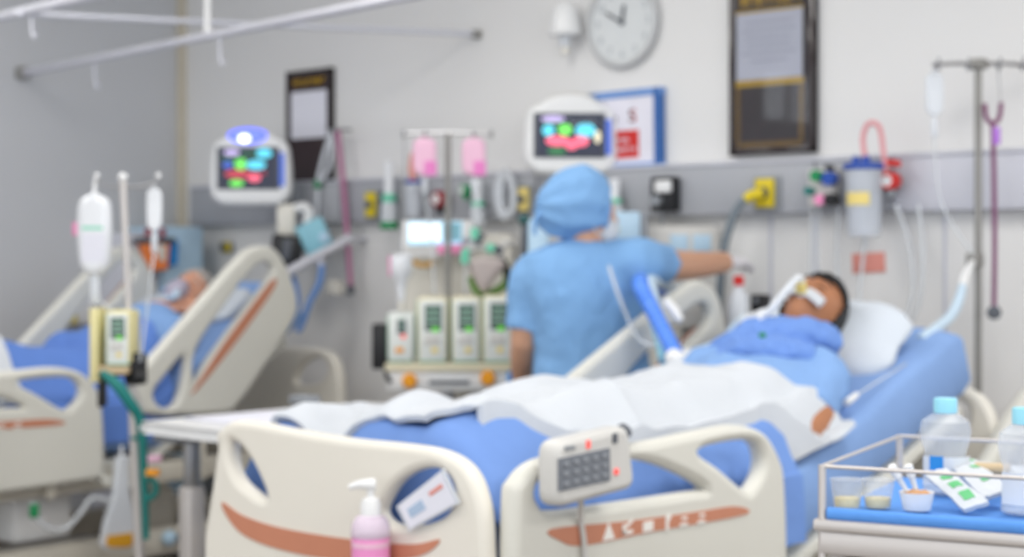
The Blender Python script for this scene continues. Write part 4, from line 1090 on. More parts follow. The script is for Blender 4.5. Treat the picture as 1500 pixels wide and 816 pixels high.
t = gauge('vacuum_gauge', 1305, 265, 13, 0.05, 'bright red vacuum gauge beside the blue-lidded suction jar', 'red', 'mid_grey')
add('red_tap', MB().tube([onY(1298, 238, FACE - 0.06), onY(1318, 240, FACE - 0.06)], 0.012, 10), 'red', t)
t = gauge('vacuum_gauge', 683, 279, 8, 0.05, 'small green regulator above the teal connectors', 'green', 'green')
# manifold with coloured knobs
c = onY(1213, 275, FACE)
t = thing('gas_manifold', c - Vector((0, 0, 0.08)), 'wall manifold with green, blue, pink and black knobs beside the suction jar', 'regulator')
add('body', MB().box((0.10, 0.05, 0.13), Matrix.Translation(c + Vector((0, -0.026, 0))), 0.008), 'control_grey', t)
for x, y, m_, r in [(1201, 258, 'green', 0.020), (1220, 262, 'lens_blue', 0.024), (1207, 293, 'pink', 0.018), (1222, 293, 'black_plastic', 0.022), (1190, 280, 'teal', 0.014), (1219, 246, 'black_plastic', 0.010)]:
    k = onY(x, y, FACE - 0.05); add('knob', MB().cyl(k, k + Vector((0, -0.035, 0)), r, n=16), m_, t)
for i, (x, xa, yb) in enumerate([(1200, 1203, 560), (1228, 1232, 560), (1190, 1186, 540)]):
    add('tube', MB().tube([onY(x, 305, FACE - 0.03), onY(x - 2, 380, FACE - 0.03), onY(xa, 470, FACE - 0.02), onY(xa, yb, FACE)], 0.006, 8, 5), 'clear_tube', t)
# clear tubes hanging from the right gauge and the jar
for i, pts in enumerate([[(1312, 300), (1330, 350), (1338, 420), (1322, 480), (1300, 540)], [(1345, 300), (1352, 360), (1350, 430), (1336, 470)], [(1268, 346), (1262, 400), (1255, 470), (1250, 540)]]):
    add('drain_tube', MB().tube([onY(x, y, FACE - 0.035) for x, y in pts], 0.007, 8, 6), 'clear_tube', None,
        ['clear tube looping down from the bright red gauge', 'clear tube hanging on the bare wall right of the red gauge', 'clear tube hanging below the blue-lidded suction jar'][i], 'tube')
# white tubing / bag hung on the panel between pink bags and nurse
p0 = onY(738, 262, FACE - 0.05)
t = thing('hanging_tubing', onY(738, 322, FACE - 0.05), 'coil of white tubing hung on the panel left of the nurse cap', 'tubing')
add('coil', MB().tube([onY(x, y, FACE - 0.05) for x, y in [(742, 250), (731, 262), (728, 290), (737, 318), (750, 308), (752, 280), (745, 256), (736, 268), (734, 300), (742, 314)]], 0.014, 10, 5), 'frosted', t)
add('hook', MB().tube([onY(743, 250, FACE - 0.05), onY(743, 250, FACE)], 0.008, 8), 'steel', t)

# ================================================================== IV POLES
def hook(p, d, r=0.02):
    return MB().tube([p, p + d * r, p + d * r * 2 + Vector((0, 0, -r)), p + d * r * 2.6 + Vector((0, 0, 0)), p + d * r * 2.8 + Vector((0, 0, r * 0.8))], 0.005, 8, 4)
def pole_base(t, x, y, n=5, r=0.27):
    g = MB()
    for k in range(n):
        a = 2 * math.pi * k / n + 0.3; e = Vector((x + r * math.cos(a), y + r * math.sin(a), 0.085))
        add('foot', MB().tube([(x, y, 0.13), e], [0.022, 0.016], 10), 'steel', t)
        add('wheel', MB().cyl(e + Vector((-0.012, 0, -0.055)), e + Vector((0.012, 0, -0.055)), 0.03, n=16), 'rubber', t)
    add('hub', MB().cyl((x, y, 0.10), (x, y, 0.20), 0.035), 'steel', t)
# right pole by the bed head
d_ = 5.15
tp = P(1433, 94, d_)
t = thing('drip_stand', (tp.x, tp.y, 0), 'steel drip stand with four-hook top beside the raised head of the front bed', 'drip stand')
add('pole', MB().cyl((tp.x, tp.y, 0.1), tp, 0.012), 'dark_metal', t)
add('crossbar', MB().tube([P(1366, 95, d_), P(1400, 93, d_), tp, P(1470, 93, d_), P(1505, 96, d_)], 0.007, 8, 4), 'steel', t)
add('top_joint', MB().box((0.05, 0.05, 0.035), Matrix.Translation(tp), 0.008), 'dark_metal', t)
for x in (1369, 1413, 1458, 1492): add('hook', hook(P(x, 95, d_), (FW * -1)), 'steel', t)
add('clamp', MB().box((0.045, 0.05, 0.05), Matrix.Translation(P(1428, 381, d_)), 0.01), 'dark_metal', t)
pole_base(t, tp.x, tp.y, 5, 0.15)
# small drip bag hung on the far hook
def drip_bag(name, x, y0, y1, wpx, d, label, m_, lab=None, tubepts=None, group=None, neck=True):
    a = P(x, y0, d); b_ = P(x, y1, d); W = px(wpx, d); L = a.z - b_.z; mx = CAMF(b_)
    t = thing(name, b_, label, 'drip bag', group)
    o = [(-0.42, 0.10), (-0.5, 0.3), (-0.5, 0.82), (-0.34, 0.96), (-0.1, 1.0), (0.1, 1.0), (0.34, 0.96), (0.5, 0.82), (0.5, 0.3), (0.42, 0.10), (0.12, 0.0), (-0.12, 0.0)]
    add('bag', MB().plate([round_poly([(a_ * W, q * L) for a_, q in o])], W * 0.32, mx, W * 0.15), m_, t)
    add('hang_tab', MB().tube([a, a + Vector((0, 0, L * 0.08))], 0.006, 8), m_, t)
    add('drip_chamber', MB().lathe([(0.006, -0.07), (0.010, -0.065), (0.010, -0.02), (0.006, 0.0)], Matrix.Translation(b_), 12), 'frosted', t)
    if lab: add('label_patch', MB().box((W * lab[1], L * lab[2], 0.002), mx, c=(W * lab[3], L * lab[4], W * 0.165)), lab[0], t, smooth=False)
    if tubepts: add('line', MB().tube([b_ - Vector((0, 0, 0.07))] + tubepts, 0.004, 8, 5), 'clear_tube', t)
    return t
drip_bag('drip_bag', 1369, 106, 170, 26, d_, 'small clear drip bag hung from the drip stand by the raised head', 'frosted', None, [P(1369, 215, d_), P(1380, 300, d_), P(1425, 372, d_ - 0.05)])
# stethoscope over a hook
t = thing('stethoscope', P(1456, 478, d_ - 0.04), 'mauve stethoscope hanging from the drip stand by the raised head', 'stethoscope')
h0 = P(1454, 182, d_ - 0.04)
for x, yy in ((1443, 152), (1466, 150)):
    add('ear_tube', MB().tube([h0, P((x + 1454) / 2 - (3 if x < 1454 else -3), 174, d_ - 0.04), P(x, yy + 8, d_ - 0.04), P(x, yy, d_ - 0.04)], 0.008, 8, 4), 'steth_mauve', t)
add('hang_loop', MB().tube([P(1466, 151, d_ - 0.04), P(1464, 125, d_ - 0.03), P(1462, 101, d_ - 0.03)], 0.0025, 6, 3), 'steel', t)
add('tube', MB().tube([h0, P(1456, 250, d_ - 0.04), P(1457, 360, d_ - 0.04), P(1456, 448, d_ - 0.04)], 0.008, 8, 5), 'steth_mauve', t)
add('name_tag', MB().box((0.022, 0.012, 0.055), Matrix.Translation(P(1460, 199, d_ - 0.05)), 0.003), 'purple', t)
add('chest_piece', MB().lathe([(0.012, -0.008), (0.022, -0.006), (0.022, 0.006), (0.010, 0.012)], CAMF(P(1456, 458, d_ - 0.04)), 18), 'dark_grey', t)
# pale blue oxygen tube from the clamp to the bed
t = thing('oxygen_tube', P(1372, 482, 4.9), 'pale blue oxygen tube with white connector between drip stand clamp and pillow', 'tube')
add('tube', MB().tube([P(1410, 420, 5.0), P(1402, 446, 4.95), P(1388, 468, 4.88), P(1348, 497, 4.74)], [0.013, 0.016, 0.016, 0.015], 10, 5), 'tube_pale', t)
add('connector', MB().tube([P(1424, 385, 5.1), P(1413, 405, 5.03), P(1410, 420, 5.0)], [0.010, 0.014, 0.015], 10), 'white_plastic', t)

# drip stand beside the corner bed
d2 = 5.15
top_ = P(180, 260, d2); low = P(205, 816, d2); k_ = (top_.z - 0.12) / (top_.z - low.z); foot = top_ + (low - top_) * k_
t = thing('drip_stand', (foot.x, foot.y, 0), 'tall steel drip stand between corner bed and overbed table', 'drip stand')
add('pole', MB().tube([foot, top_ + (low - top_) * 0.5, top_ + (low - top_) * 0.5, top_], [0.016, 0.016, 0.011, 0.011], 12), 'steel_matte', t)
add('finial', MB().ball(top_, 0.015), 'white_plastic', t)
for x in (142, 232):
    e = P(x, 263, d2)
    add('hook_arm', MB().tube([top_ - Vector((0, 0, 0.03)), (top_ + e) / 2 - Vector((0, 0, 0.025)), e - Vector((0, 0, 0.004)), e + Vector((0, 0, 0.012))], 0.004, 8, 4), 'steel', t)
    add('hook_tip', MB().ball(e + Vector((0, 0, 0.012)), 0.009), 'white_plastic', t)
add('clamp', MB().box((0.05, 0.06, 0.10), Matrix.Translation(P(199, 540, d2)), 0.01), 'black_plastic', t)
add('clamp_knob', MB().cyl(P(199, 551, d2 - 0.03), P(213, 551, d2 - 0.03), 0.022), 'black_plastic', t)
pole_base(t, foot.x, foot.y, 5, 0.25)
# big bottle
a, b_ = P(139, 281, d2), P(139, 402, d2); W = px(50, d2); L = a.z - b_.z; mx = CAMF(b_)
t = thing('drip_bottle', b_, 'large white drip bottle with pink tag on the tall stand', 'drip bottle')
o = [(-0.06, 1.0), (-0.1, 0.97), (-0.32, 0.93), (-0.46, 0.84), (-0.5, 0.6), (-0.46, 0.25), (-0.38, 0.08), (-0.15, 0.0), (0.15, 0.0), (0.38, 0.08), (0.46, 0.25), (0.5, 0.6), (0.46, 0.84), (0.32, 0.93), (0.1, 0.97), (0.06, 1.0)]
add('bottle', MB().plate([round_poly([(x * W, y * L) for x, y in o], 3)], W * 0.6, mx, W * 0.22), 'bag_white', t)
add('hang_ring', MB().tube([a, a + Vector((0, 0, 0.03)), P(142, 262, d2)], 0.006, 8, 3), 'white_plastic', t)
add('pink_tag', MB().box((W * 0.3, L * 0.16, 0.012), mx, 0.003, c=(-W * 0.5, L * 0.55, 0.0)), 'pink', t)
add('print_band', MB().box((W * 0.6, L * 0.035, 0.002), mx, c=(0, L * 0.56, W * 0.301)), 'mint', t)
add('volume_label', MB().box((W * 0.66, L * 0.34, 0.0015), mx, c=(0.03 * W, L * 0.32, W * 0.301)), 'paper', t)
add('drip_chamber', MB().lathe([(0.012, -0.09), (0.016, -0.08), (0.016, -0.01), (0.01, 0.004)], Matrix.Translation(b_), 14), 'frosted', t)
add('line', MB().tube([b_ - Vector((0, 0, 0.09)), P(146, 440, d2), P(158, 452, d2 - 0.02)], 0.005, 8, 4), 'clear_tube', t)
# small bag on the other hook
drip_bag('drip_bag', 226, 276, 338, 22, d2 + 0.02, 'small white drip bag on the right hook of the tall stand', 'bag_white', None, [P(222, 400, d2), P(212, 480, d2), P(205, 530, d2 - 0.02)])
# teal lines down the stand
t = thing('line_bundle', P(215, 790, d2 - 0.03), 'dark teal tube bundle tied along the lower half of the tall stand', 'tubing')
add('tube', MB().tube([P(150, 545, d2 - 0.06), P(172, 565, d2 - 0.07), P(190, 590, d2 - 0.06), P(206, 620, d2 - 0.04), P(211, 700, d2 - 0.04), P(214, 790, d2 - 0.04)], [0.014, 0.018, 0.018, 0.015, 0.013, 0.010], 10, 6), 'teal', t)
add('coil', MB().tube([P(212, 698, d2 - 0.05), P(226, 706, d2 - 0.05), P(228, 722, d2 - 0.05), P(216, 732, d2 - 0.05)], 0.010, 8, 5), 'teal', t)
add('orange_tag', MB().box((0.04, 0.02, 0.03), CAMF(P(224, 692, d2 - 0.06)), 0.003), 'orange', t)
add('pink_tag', MB().box((0.04, 0.02, 0.032), CAMF(P(227, 672, d2 - 0.055)), 0.003), 'pale_pink', t)
add('tie', MB().tube([P(200 + 8 * math.cos(a_), 640 + 3 * math.sin(a_), d2 - 0.03 + 0.0) for a_ in [0, 1, 2, 3]], 0.006, 6), 'teal', t)

# ------------------------------------------------------------------ infusion pumps
def pump(name, x0, x1, y0, y1, d, label, case, group=None, yaw=0.0, small=False):
    c = P((x0 + x1) / 2, (y0 + y1) / 2, d); W, Hh = px(x1 - x0, d), px(y1 - y0, d); mx = CAMF(c, yaw)
    t = thing(name, c - Vector((0, 0, Hh / 2)), label, 'infusion pump', group)
    add('case', MB().box((W, Hh, 0.14), mx @ Matrix.Translation((0, 0, -0.07)), 0.012), case, t)
    add('front', MB().box((W * 0.84, Hh * 0.94, 0.012), mx, 0.005, c=(0, -Hh * 0.02, 0.004)), 'pump_white', t)
    add('side_band', MB().box((W * 0.05, Hh * 0.9, 0.02), mx, 0.004, c=(-W * 0.5, 0, -0.02)), 'pump_green', t)
    add('base_band', MB().box((W * 0.9, Hh * 0.035, 0.02), mx, 0.004, c=(0, -Hh * 0.49, 0.0)), 'pump_green', t)
    f = (0.22 if small else 0.18)
    sc = add('screen', MB().box((W * (0.34 if small else 0.56), Hh * (0.30 if small else 0.40), 0.004), mx, c=(W * 0.03, Hh * f, 0.011)), 'dark_grey' if small else 'pump_screen', t, smooth=False)
    for k in range(3): add('text_line', MB().box((W * (0.2 if small else 0.4), Hh * 0.025, 0.001), mx, c=(W * 0.03, Hh * (f + 0.12 - 0.09 * k), 0.0135)), 'pump_green', sc, smooth=False)
    if small:
        add('led', MB().box((W * 0.16, Hh * 0.08, 0.004), mx, c=(W * 0.1, Hh * 0.02, 0.011)), 'red_light', t)
        add('key', MB().box((W * 0.3, Hh * 0.1, 0.006), mx, 0.002, c=(-W * 0.05, -Hh * 0.26, 0.01)), 'orange', t)
    else:
        add('led', MB().box((W * 0.22, Hh * 0.06, 0.004), mx, c=(W * 0.1, Hh * 0.00, 0.0125)), 'led_green', t)
        add('keypad', MB().box((W * 0.5, Hh * 0.16, 0.004), mx, 0.001, c=(0, -Hh * 0.16, 0.011)), 'control_grey', t)
        add('key', MB().box((W * 0.2, Hh * 0.08, 0.005), mx, 0.002, c=(W * 0.08, -Hh * 0.32, 0.011)), 'pale_yellow', t)
    return t
PD = 6.15
pump('infusion_pump', 568, 607, 458, 530, PD, 'small white infusion pump with red lamp and orange key', 'pump_white', None, 0, True)
gp = 'tall infusion pumps on the rack'
pump('infusion_pump', 611, 656, 435, 530, PD, 'tall cream infusion pump between the small pump and the rack pole', 'pump_cream', gp)
pump('infusion_pump', 661, 704, 434, 530, PD, 'tall cream infusion pump just right of the rack pole', 'pump_cream', gp)
pump('infusion_pump', 707, 751, 432, 530, PD, 'tall cream infusion pump nearest the nurse elbow', 'pump_cream', gp)
# rack
c = P(658, 548, PD)
t = thing('pump_rack', (c.x, c.y, 0), 'wheeled pump rack with orange knobs under the row of infusion pumps', 'rack')
pp = P(656, 195, PD + 0.10)
add('pole', MB().cyl((pp.x, pp.y, 0.1), pp, 0.012), 'dark_metal', t)
add('crossbar', MB().tube([P(590, 196, PD + 0.1), P(656, 194, PD + 0.1), P(722, 197, PD + 0.1)], 0.006, 8), 'steel', t)
for x in (592, 624, 694, 720): add('hook', hook(P(x, 196, PD + 0.1), FW * -1, 0.015), 'steel', t)
mx = CAMF(P(656, 538, PD)); 
add('shelf', MB().box((px(184, PD), 0.03, 0.20), mx @ Matrix.Translation((0, 0, -0.09)), 0.005), 'pump_cream', t)
add('body', MB().box((px(180, PD), px(30, PD), 0.18), CAMF(P(656, 558, PD)) @ Matrix.Translation((0, 0, -0.09)), 0.01), 'white_plastic', t)
add('slot', MB().box((px(60, PD), 0.014, 0.006), CAMF(P(658, 560, PD)), c=(0, 0, 0.003)), 'dark_grey', t)
for x, y in ((600, 558), (715, 554)): add('knob', MB().lathe([(0.027, 0.0), (0.029, 0.012), (0.022, 0.026)], CAMF(P(x, y, PD)), 18), 'orange', t)
add('lower_post', MB().tube([(pp.x, pp.y, 0.1), (pp.x, pp.y, 0.85)], 0.025, 12), 'steel', t)
add('blue_plug', MB().box((0.025, 0.05, 0.02), CAMF(P(748, 554, PD)), 0.004), 'label_blue', t)
pole_base(t, pp.x, pp.y, 5, 0.16)
# pink drip bags
for i, (x, lb) in enumerate([(622, 'pink drip bag hanging over the dark red gauge, left of the rack pole'), (694, 'pink drip bag hanging over the green regulator, right of the rack pole')]):
    b0 = drip_bag('drip_bag', x, 202, 258, 34, PD + 0.07, lb, 'pale_pink', ('label_pink', 0.52, 0.38, 0.26, 0.20), [P(x + 6, 320, PD + 0.05), P(x + (12 if i == 0 else -10), 380, PD + 0.03), P(x + (14 if i == 0 else -12), 432, PD)], 'pink drip bags')
# little inverted bottle feeding the small pump
a = P(588, 372, PD + 0.02)
t = thing('drip_bottle', P(588, 440, PD), 'small white drip bottle with pink edge over the small pump', 'drip bottle')
s = px(16, PD)
add('bottle', MB().lathe([(s * 0.5, 0.0), (s * 0.95, -0.006), (s * 1.0, -0.02), (s * 1.0, -0.075), (s * 0.55, -0.10), (s * 0.45, -0.13), (s * 0.3, -0.175)], Matrix.Translation(a), 20), 'bag_white', t)
add('pink_edge', MB().box((0.012, 0.012, 0.075), Matrix.Translation(a + RT * -s + Vector((0, 0, -0.045))), 0.003), 'pink', t)
add('stem', MB().cyl(P(588, 442, PD), P(588, 456, PD), 0.012), 'warm_white', t)
add('hanger', MB().tube([a, a + Vector((0, 0, 0.05)), P(592, 240, PD + 0.09), P(592, 200, PD + 0.1)], 0.003, 6, 3), 'steel', t)
# black side box
t = thing('battery_box', P(556, 542, PD + 0.08), 'narrow black box beside the small infusion pump', 'box')
add('box', MB().box((px(22, PD), px(66, PD), 0.10), CAMF(P(557, 507, PD + 0.06)), 0.006), 'black_plastic', t)
add('cable', MB().tube([P(564, 536, PD + 0.02), P(567, 552, PD), P(573, 560, PD)], 0.009, 8, 4), 'black_plastic', t)

# ------------------------------------------------------------------ breathing machine with display behind the pumps
VD = 6.5
c = P(672, 440, VD)
t = thing('ventilator', (c.x, c.y, 0), 'cream breathing machine with pale blue display standing behind the pumps', 'ventilator')
mx = CAMF(P(672, 455, VD + 0.1))
add('body', MB().box((px(160, VD), px(230, VD), 0.22), mx @ Matrix.Translation((0, 0, -0.05)), 0.02), 'warm_white', t)
mx = CAMF(P(642, 350, VD - 0.05), 0.0)
d0 = add('display_unit', MB().box((px(104, VD), px(54, VD), 0.06), mx, 0.010), 'white_plastic', t)
add('screen', MB().box((px(46, VD), px(26, VD), 0.004), mx, c=(-px(18, VD), px(10, VD), 0.032)), 'scr_white', d0, smooth=False)
add('screen_frame', MB().box((px(78, VD), px(34, VD), 0.003), mx, c=(-px(4, VD), px(8, VD), 0.0305)), 'scr_pale', d0, smooth=False)
add('side_panel', MB().box((px(26, VD), px(26, VD), 0.004), mx, c=(px(20, VD), px(10, VD), 0.032)), 'cyan_panel', d0, smooth=False)
add('control_strip', MB().box((px(70, VD), px(6, VD), 0.004), mx, c=(-px(12, VD), -px(13, VD), 0.032)), 'control_grey', d0, smooth=False)
add('pink_strip', MB().box((px(38, VD), px(14, VD), 0.03), CAMF(P(660, 365, VD - 0.1)), 0.006), 'pink', t)
add('amber_handle', MB().tube([P(606, 383, VD - 0.06), P(614, 388, VD - 0.07), P(628, 388, VD - 0.07), P(636, 383, VD - 0.06)], 0.010, 8, 4), 'amber', t)
c = P(672, 440, VD + 0.16)
g = MB().wbox((c.x - 0.16, c.y - 0.13, 0.1), (c.x + 0.16, c.y + 0.13, 0.16), 0.02)
add('base', g, 'mid_grey', t); add('column', MB().cyl((c.x, c.y, 0.15), (c.x, c.y, 0.92), 0.05), 'warm_white', t)
for sx in (-1, 1):
    for sy in (-1, 1): add('wheel', MB().cyl((c.x + sx * 0.13 - 0.015, c.y + sy * 0.10, 0.05), (c.x + sx * 0.13 + 0.015, c.y + sy * 0.10, 0.05), 0.05, n=18), 'rubber', t)
# test lung with teal connectors
LD = 6.2
t = thing('breathing_bag', P(712, 428, LD), 'mauve grey breathing bag with teal connectors hanging above the pumps', 'breathing bag')
mx = CAMF(P(711, 398, LD))
o = [(-0.068, 0.045), (0.0, 0.058), (0.055, 0.052), (0.075, 0.02), (0.03, -0.035), (0.0, -0.078), (-0.02, -0.07), (-0.052, -0.01)]
add('bag', MB().plate([round_poly(o)], 0.05, mx, 0.022), 'mauve_grey', t)
add('manifold', MB().tube([P(684, 366, LD), P(706, 362, LD), P(728, 366, LD), P(732, 378, LD)], 0.014, 10, 4), 'control_grey', t)
for pa, pb, m_, r in [((696, 334), (696, 350), 'mint', 0.017), ((682, 364), (681, 386), 'mint', 0.016), ((713, 362), (724, 366), 'mint', 0.018), ((698, 357), (708, 344), 'dark_grey', 0.012), ((724, 362), (736, 370), 'dark_grey', 0.014), ((700, 344), (710, 347), 'dark_grey', 0.010)]:
    add('connector', MB().cyl(P(*pa, LD - 0.02), P(*pb, LD - 0.02), r, n=14), m_, t)
add('hose', MB().tube([P(730, 366, LD), P(742, 356, LD), P(756, 358, LD + 0.05)], 0.014, 10, 4), 'control_grey', t)
add('hose', MB().tube([P(734, 378, LD + 0.03), P(743, 396, LD + 0.03), P(747, 424, LD + 0.03)], 0.014, 10, 4), 'black_plastic', t)
g = MB()
for x, y in ((694, 424), (735, 420), (738, 385)): g.ball(P(x, y, LD + 0.035), (0.03, 0.02, 0.022))
add('green_sleeve', MB().tube([P(690, 405, LD + 0.04), P(700, 428, LD + 0.04), P(722, 428, LD + 0.04), P(742, 412, LD + 0.04), P(738, 382, LD + 0.04)], 0.016, 8, 4), 'leaf_green', t)
add('support', MB().tube([P(700, 360, LD + 0.01), P(690, 352, LD + 0.1), P(675, 352, VD - 0.05)], 0.008, 8), 'steel', t)
# arm with dark head and pale column beside the nurse
t = thing('instrument_stand', P(769, 560, 6.0), 'dark instrument stand with teal head beside the nurse shoulder', 'stand')
add('arm', MB().tube([P(769, 326, 6.0), P(768, 360, 6.0), P(765, 400, 6.0), P(764, 470, 6.02), Vector((P(764, 470, 6.02).x, P(764, 470, 6.02).y, 0.02))], [0.012, 0.013, 0.014, 0.014, 0.014], 10), 'dark_grey', t)
add('joint', MB().ball(P(768, 322, 6.0), (0.024, 0.024, 0.02)), mat('dark_teal', (48, 92, 92), 0.5), t)
add('foot_plate', MB().lathe([(0.07, 0.0), (0.07, 0.015), (0.03, 0.03)], Matrix.Translation((P(764, 470, 6.02).x, P(764, 470, 6.02).y, 0.001)), 20), 'dark_grey', t)
c = P(789, 352, 5.85)
t = thing('equipment_column', (c.x, c.y, 0), 'pale blue upright equipment column behind the nurse shoulder', 'column')
add('column', MB().box((px(32, 5.85), 0.12, 1.36 + 55 * 5.85 / F - 0.06), ax(RT, FW, UP, Vector((c.x, c.y, (1.36 + 55 * 5.85 / F + 0.06) / 2))), 0.02), 'pale_blue', t)
add('foot', MB().box((0.16, 0.22, 0.06), Matrix.Translation((c.x, c.y, 0.03)), 0.01), 'mid_grey', t)

# ventilator in front of the nurse (seen beyond the arm)
WD = 6.0
c = P(975, 400, WD)
t = thing('ventilator', (c.x, c.y, 0), 'pale breathing machine beyond the outstretched arm with light panels', 'ventilator')
add('body', MB().box((px(150, WD), px(150, WD), 0.2), CAMF(P(975, 405, WD + 0.06)), 0.02), 'control_grey', t)
mx = CAMF(P(1008, 356, WD - 0.04))
for dx in (-13, 20): add('panel', MB().box((px(26, WD), px(24, WD), 0.004), mx, 0.001, c=(px(dx, WD), 0, 0.002)), 'pale_blue', t)
h_ = add('head_unit', MB().box((px(52, WD), px(44, WD), 0.12), CAMF(P(910, 333, WD - 0.1)), 0.01), 'pale_blue', t)
add('side_block', MB().box((px(12, WD), px(42, WD), 0.12), CAMF(P(941, 333, WD - 0.09)), 0.006), 'mid_grey', t)
add('lamp', MB().ball((0, 0, 0), (0.022, 0.014, 0.008), CAMF(P(899, 336, WD - 0.16))), 'pale_yellow', h_)
add('column', MB().cyl((c.x, c.y, 0.1), (c.x, c.y, 1.1), 0.06), 'warm_white', t)
add('base', MB().wbox((c.x - 0.2, c.y - 0.2, 0.03), (c.x + 0.2, c.y + 0.2, 0.11), 0.02), 'mid_grey', t)
# blue and white breathing hoses over the far rail
TD = 4.95
for i, (pts, m_, r, lb) in enumerate([
    ([(992, 446, 5.9), (966, 424, 5.4), (940, 412, 5.06), (940, 424, 4.93), (950, 443, 4.89), (964, 470, 4.85), (980, 500, 4.8), (992, 524, 4.75)], 'tube_blue', 0.024, 'bright blue corrugated breathing hose over the far side rail'),
    ([(1004, 440, 5.9), (975, 418, 5.4), (952, 412, 5.08), (957, 440, 4.96), (966, 480, 4.92), (978, 515, 4.86), (988, 532, 4.8)], 'tube_pale', 0.020, 'pale corrugated breathing hose beside the bright blue hose'),
    ([(955, 462, 4.98), (966, 500, 4.9), (972, 528, 4.82)], 'cyan_panel', 0.014, 'thin pale cyan line under the bright blue hose')]):
    P3 = cat([P(*q) for q in pts], 10)
    rr = [r * (1 + 0.10 * math.sin(k * 1.9)) for k in range(len(P3))]
    add('breathing_hose', MB().tube(P3, rr, 12), m_, None, lb, 'hose')
t = thing('hose_connector', P(992, 530, 4.75), 'white Y connector joining the breathing hoses on the blanket', 'connector')
add('body', MB().tube([P(985, 522, 4.75), P(996, 530, 4.72), P(1012, 524, 4.75)], [0.026, 0.03, 0.022], 12, 3), 'white_plastic', t)
add('branch', MB().tube([P(996, 530, 4.72), P(1008, 518, 4.8)], 0.018, 10), 'white_plastic', t)
# clear clip and line on the rail
t = thing('rail_clip', P(990, 470, 4.95), 'white plastic clip with clear line on the far side rail', 'clip')
add('clip', MB().tube([P(975, 440, 4.9), P(988, 455, 4.88), P(997, 470, 4.87)], [0.012, 0.016, 0.012], 10), 'white_plastic', t)
add('line', MB().tube([P(892, 390, 5.05), P(905, 430, 5.0), P(925, 478, 4.98), P(940, 500, 4.95), P(965, 508, 4.9)], 0.006, 8, 5), 'clear_tube', t)
# red-capped bottle and small black box beyond the bed
a = P(1082, 460, 5.45)
t = thing('medicine_bottle', a - Vector((0, 0, 0.06)), 'clear bottle with red cap standing beyond the side rail', 'bottle')
add('glass', MB().lathe([(0.03, -0.06), (0.034, -0.05), (0.034, 0.055), (0.016, 0.08), (0.014, 0.095)], Matrix.Translation(a), 20), 'frosted', t)
add('cap', MB().lathe([(0.018, 0.095), (0.018, 0.125), (0.014, 0.128)], Matrix.Translation(a), 16), 'red', t)
c = P(1100, 480, 5.47); zt = c.z + 0.0
t2_ = thing('bedside_stand', (c.x, c.y, 0), 'narrow grey bedside stand under the red-capped bottle', 'stand')
add('top', MB().box((0.30, 0.2, 0.02), Matrix.Translation((c.x, c.y, a.z - 0.071)), 0.005), 'control_grey', t2_)
add('post', MB().cyl((c.x, c.y, 0.02), (c.x, c.y, a.z - 0.08), 0.02), 'steel', t2_); add('base', MB().box((0.3, 0.2, 0.03), Matrix.Translation((c.x, c.y, 0.016)), 0.006), 'mid_grey', t2_)
bb_ = P(1114, 440, 5.5)
t = thing('pulse_module', (bb_.x, bb_.y, a.z - 0.06), 'small black module standing beside the red-capped bottle', 'box')
add('box', MB().wbox((bb_.x - 0.025, bb_.y - 0.025, a.z - 0.06), (bb_.x + 0.025, bb_.y + 0.025, bb_.z + 0.02), 0.005), 'black_plastic', t)
add('button', MB().cyl(bb_ + Vector((0, -0.024, 0)), bb_ + Vector((0, -0.03, 0)), 0.008), 'mid_grey', t)

# ================================================================== CORNER BED EQUIPMENT
pump('infusion_pump', 154, 191, 455, 534, d2 - 0.06, 'cream infusion pump clamped on the tall stand before the corner bed', 'pump_yellow')
t = thing('pump_cradle', P(146, 562, d2), 'pale yellow pump cradle with black foot on the tall stand', 'bracket')
add('side_plate', MB().box((px(13, d2), px(108, d2), 0.12), CAMF(P(144, 505, d2)), 0.006), 'pump_yellow', t)
add('foot', MB().box((px(42, d2), px(12, d2), 0.10), CAMF(P(171, 541, d2 - 0.02)), 0.005), 'tan', t)
add('bracket', MB().box((px(10, d2), px(60, d2), 0.05), CAMF(P(150, 566, d2 + 0.01)), 0.006), 'black_plastic', t)
add('clamp_bar', MB().cyl(P(160, 548, d2), P(198, 546, d2), 0.010), 'black_plastic', t)
# equipment cart in the corner
cx0, cx1, cy0, cy1 = WL + 0.03, WL + 0.36, 4.44, 4.86
t = thing('equipment_cart', ((cx0 + cx1) / 2, (cy0 + cy1) / 2, 0), 'pale blue grey equipment cart in the room corner behind the raised bed', 'cart')
zt = onX(270, 332, cx1).z
add('body', MB().wbox((cx0, cy0 + 0.2, 0.12), (cx1, cy1, zt), 0.012), 'pale_blue', t)
add('side_tower', MB().wbox((cx0, cy0, 0.12), (cx1 - 0.04, cy0 + 0.19, zt - 0.03), 0.012), 'panel_light', t)
add('drawer_line', MB().wbox((cx1, cy0 + 0.22, 0.70), (cx1 + 0.006, cy1 - 0.02, 0.92), 0.002), 'panel_light', t)
for yy in (cy0 + 0.06, cy1 - 0.06):
    for xx in (cx0 + 0.05, cx1 - 0.05): add('wheel', MB().cyl((xx - 0.015, yy, 0.06), (xx + 0.015, yy, 0.06), 0.06, n=18), 'rubber', t)
XC = cx1 + 0.0
pc_ = [onX(x, y, XC + 0.03) for x, y in ((205, 357), (245, 357), (242, 395), (219, 397))]
mxs = SIDE(XC + 0.03)
t = thing('document_pouch', pc_[2], 'bright orange document pouch with pale label on the corner cart', 'pouch')
add('pouch', MB().plate([[(p.y, p.z) for p in pc_]], 0.05, mxs, 0.008), 'pouch_orange', t)
l_ = [onX(x, y, XC + 0.057) for x, y in ((230, 359), (243, 359), (242, 384), (233, 380))]
add('label_patch', MB().plate([[(p.y, p.z) for p in l_]], 0.003, SIDE(XC + 0.0565)), 'warm_white', t, smooth=False)
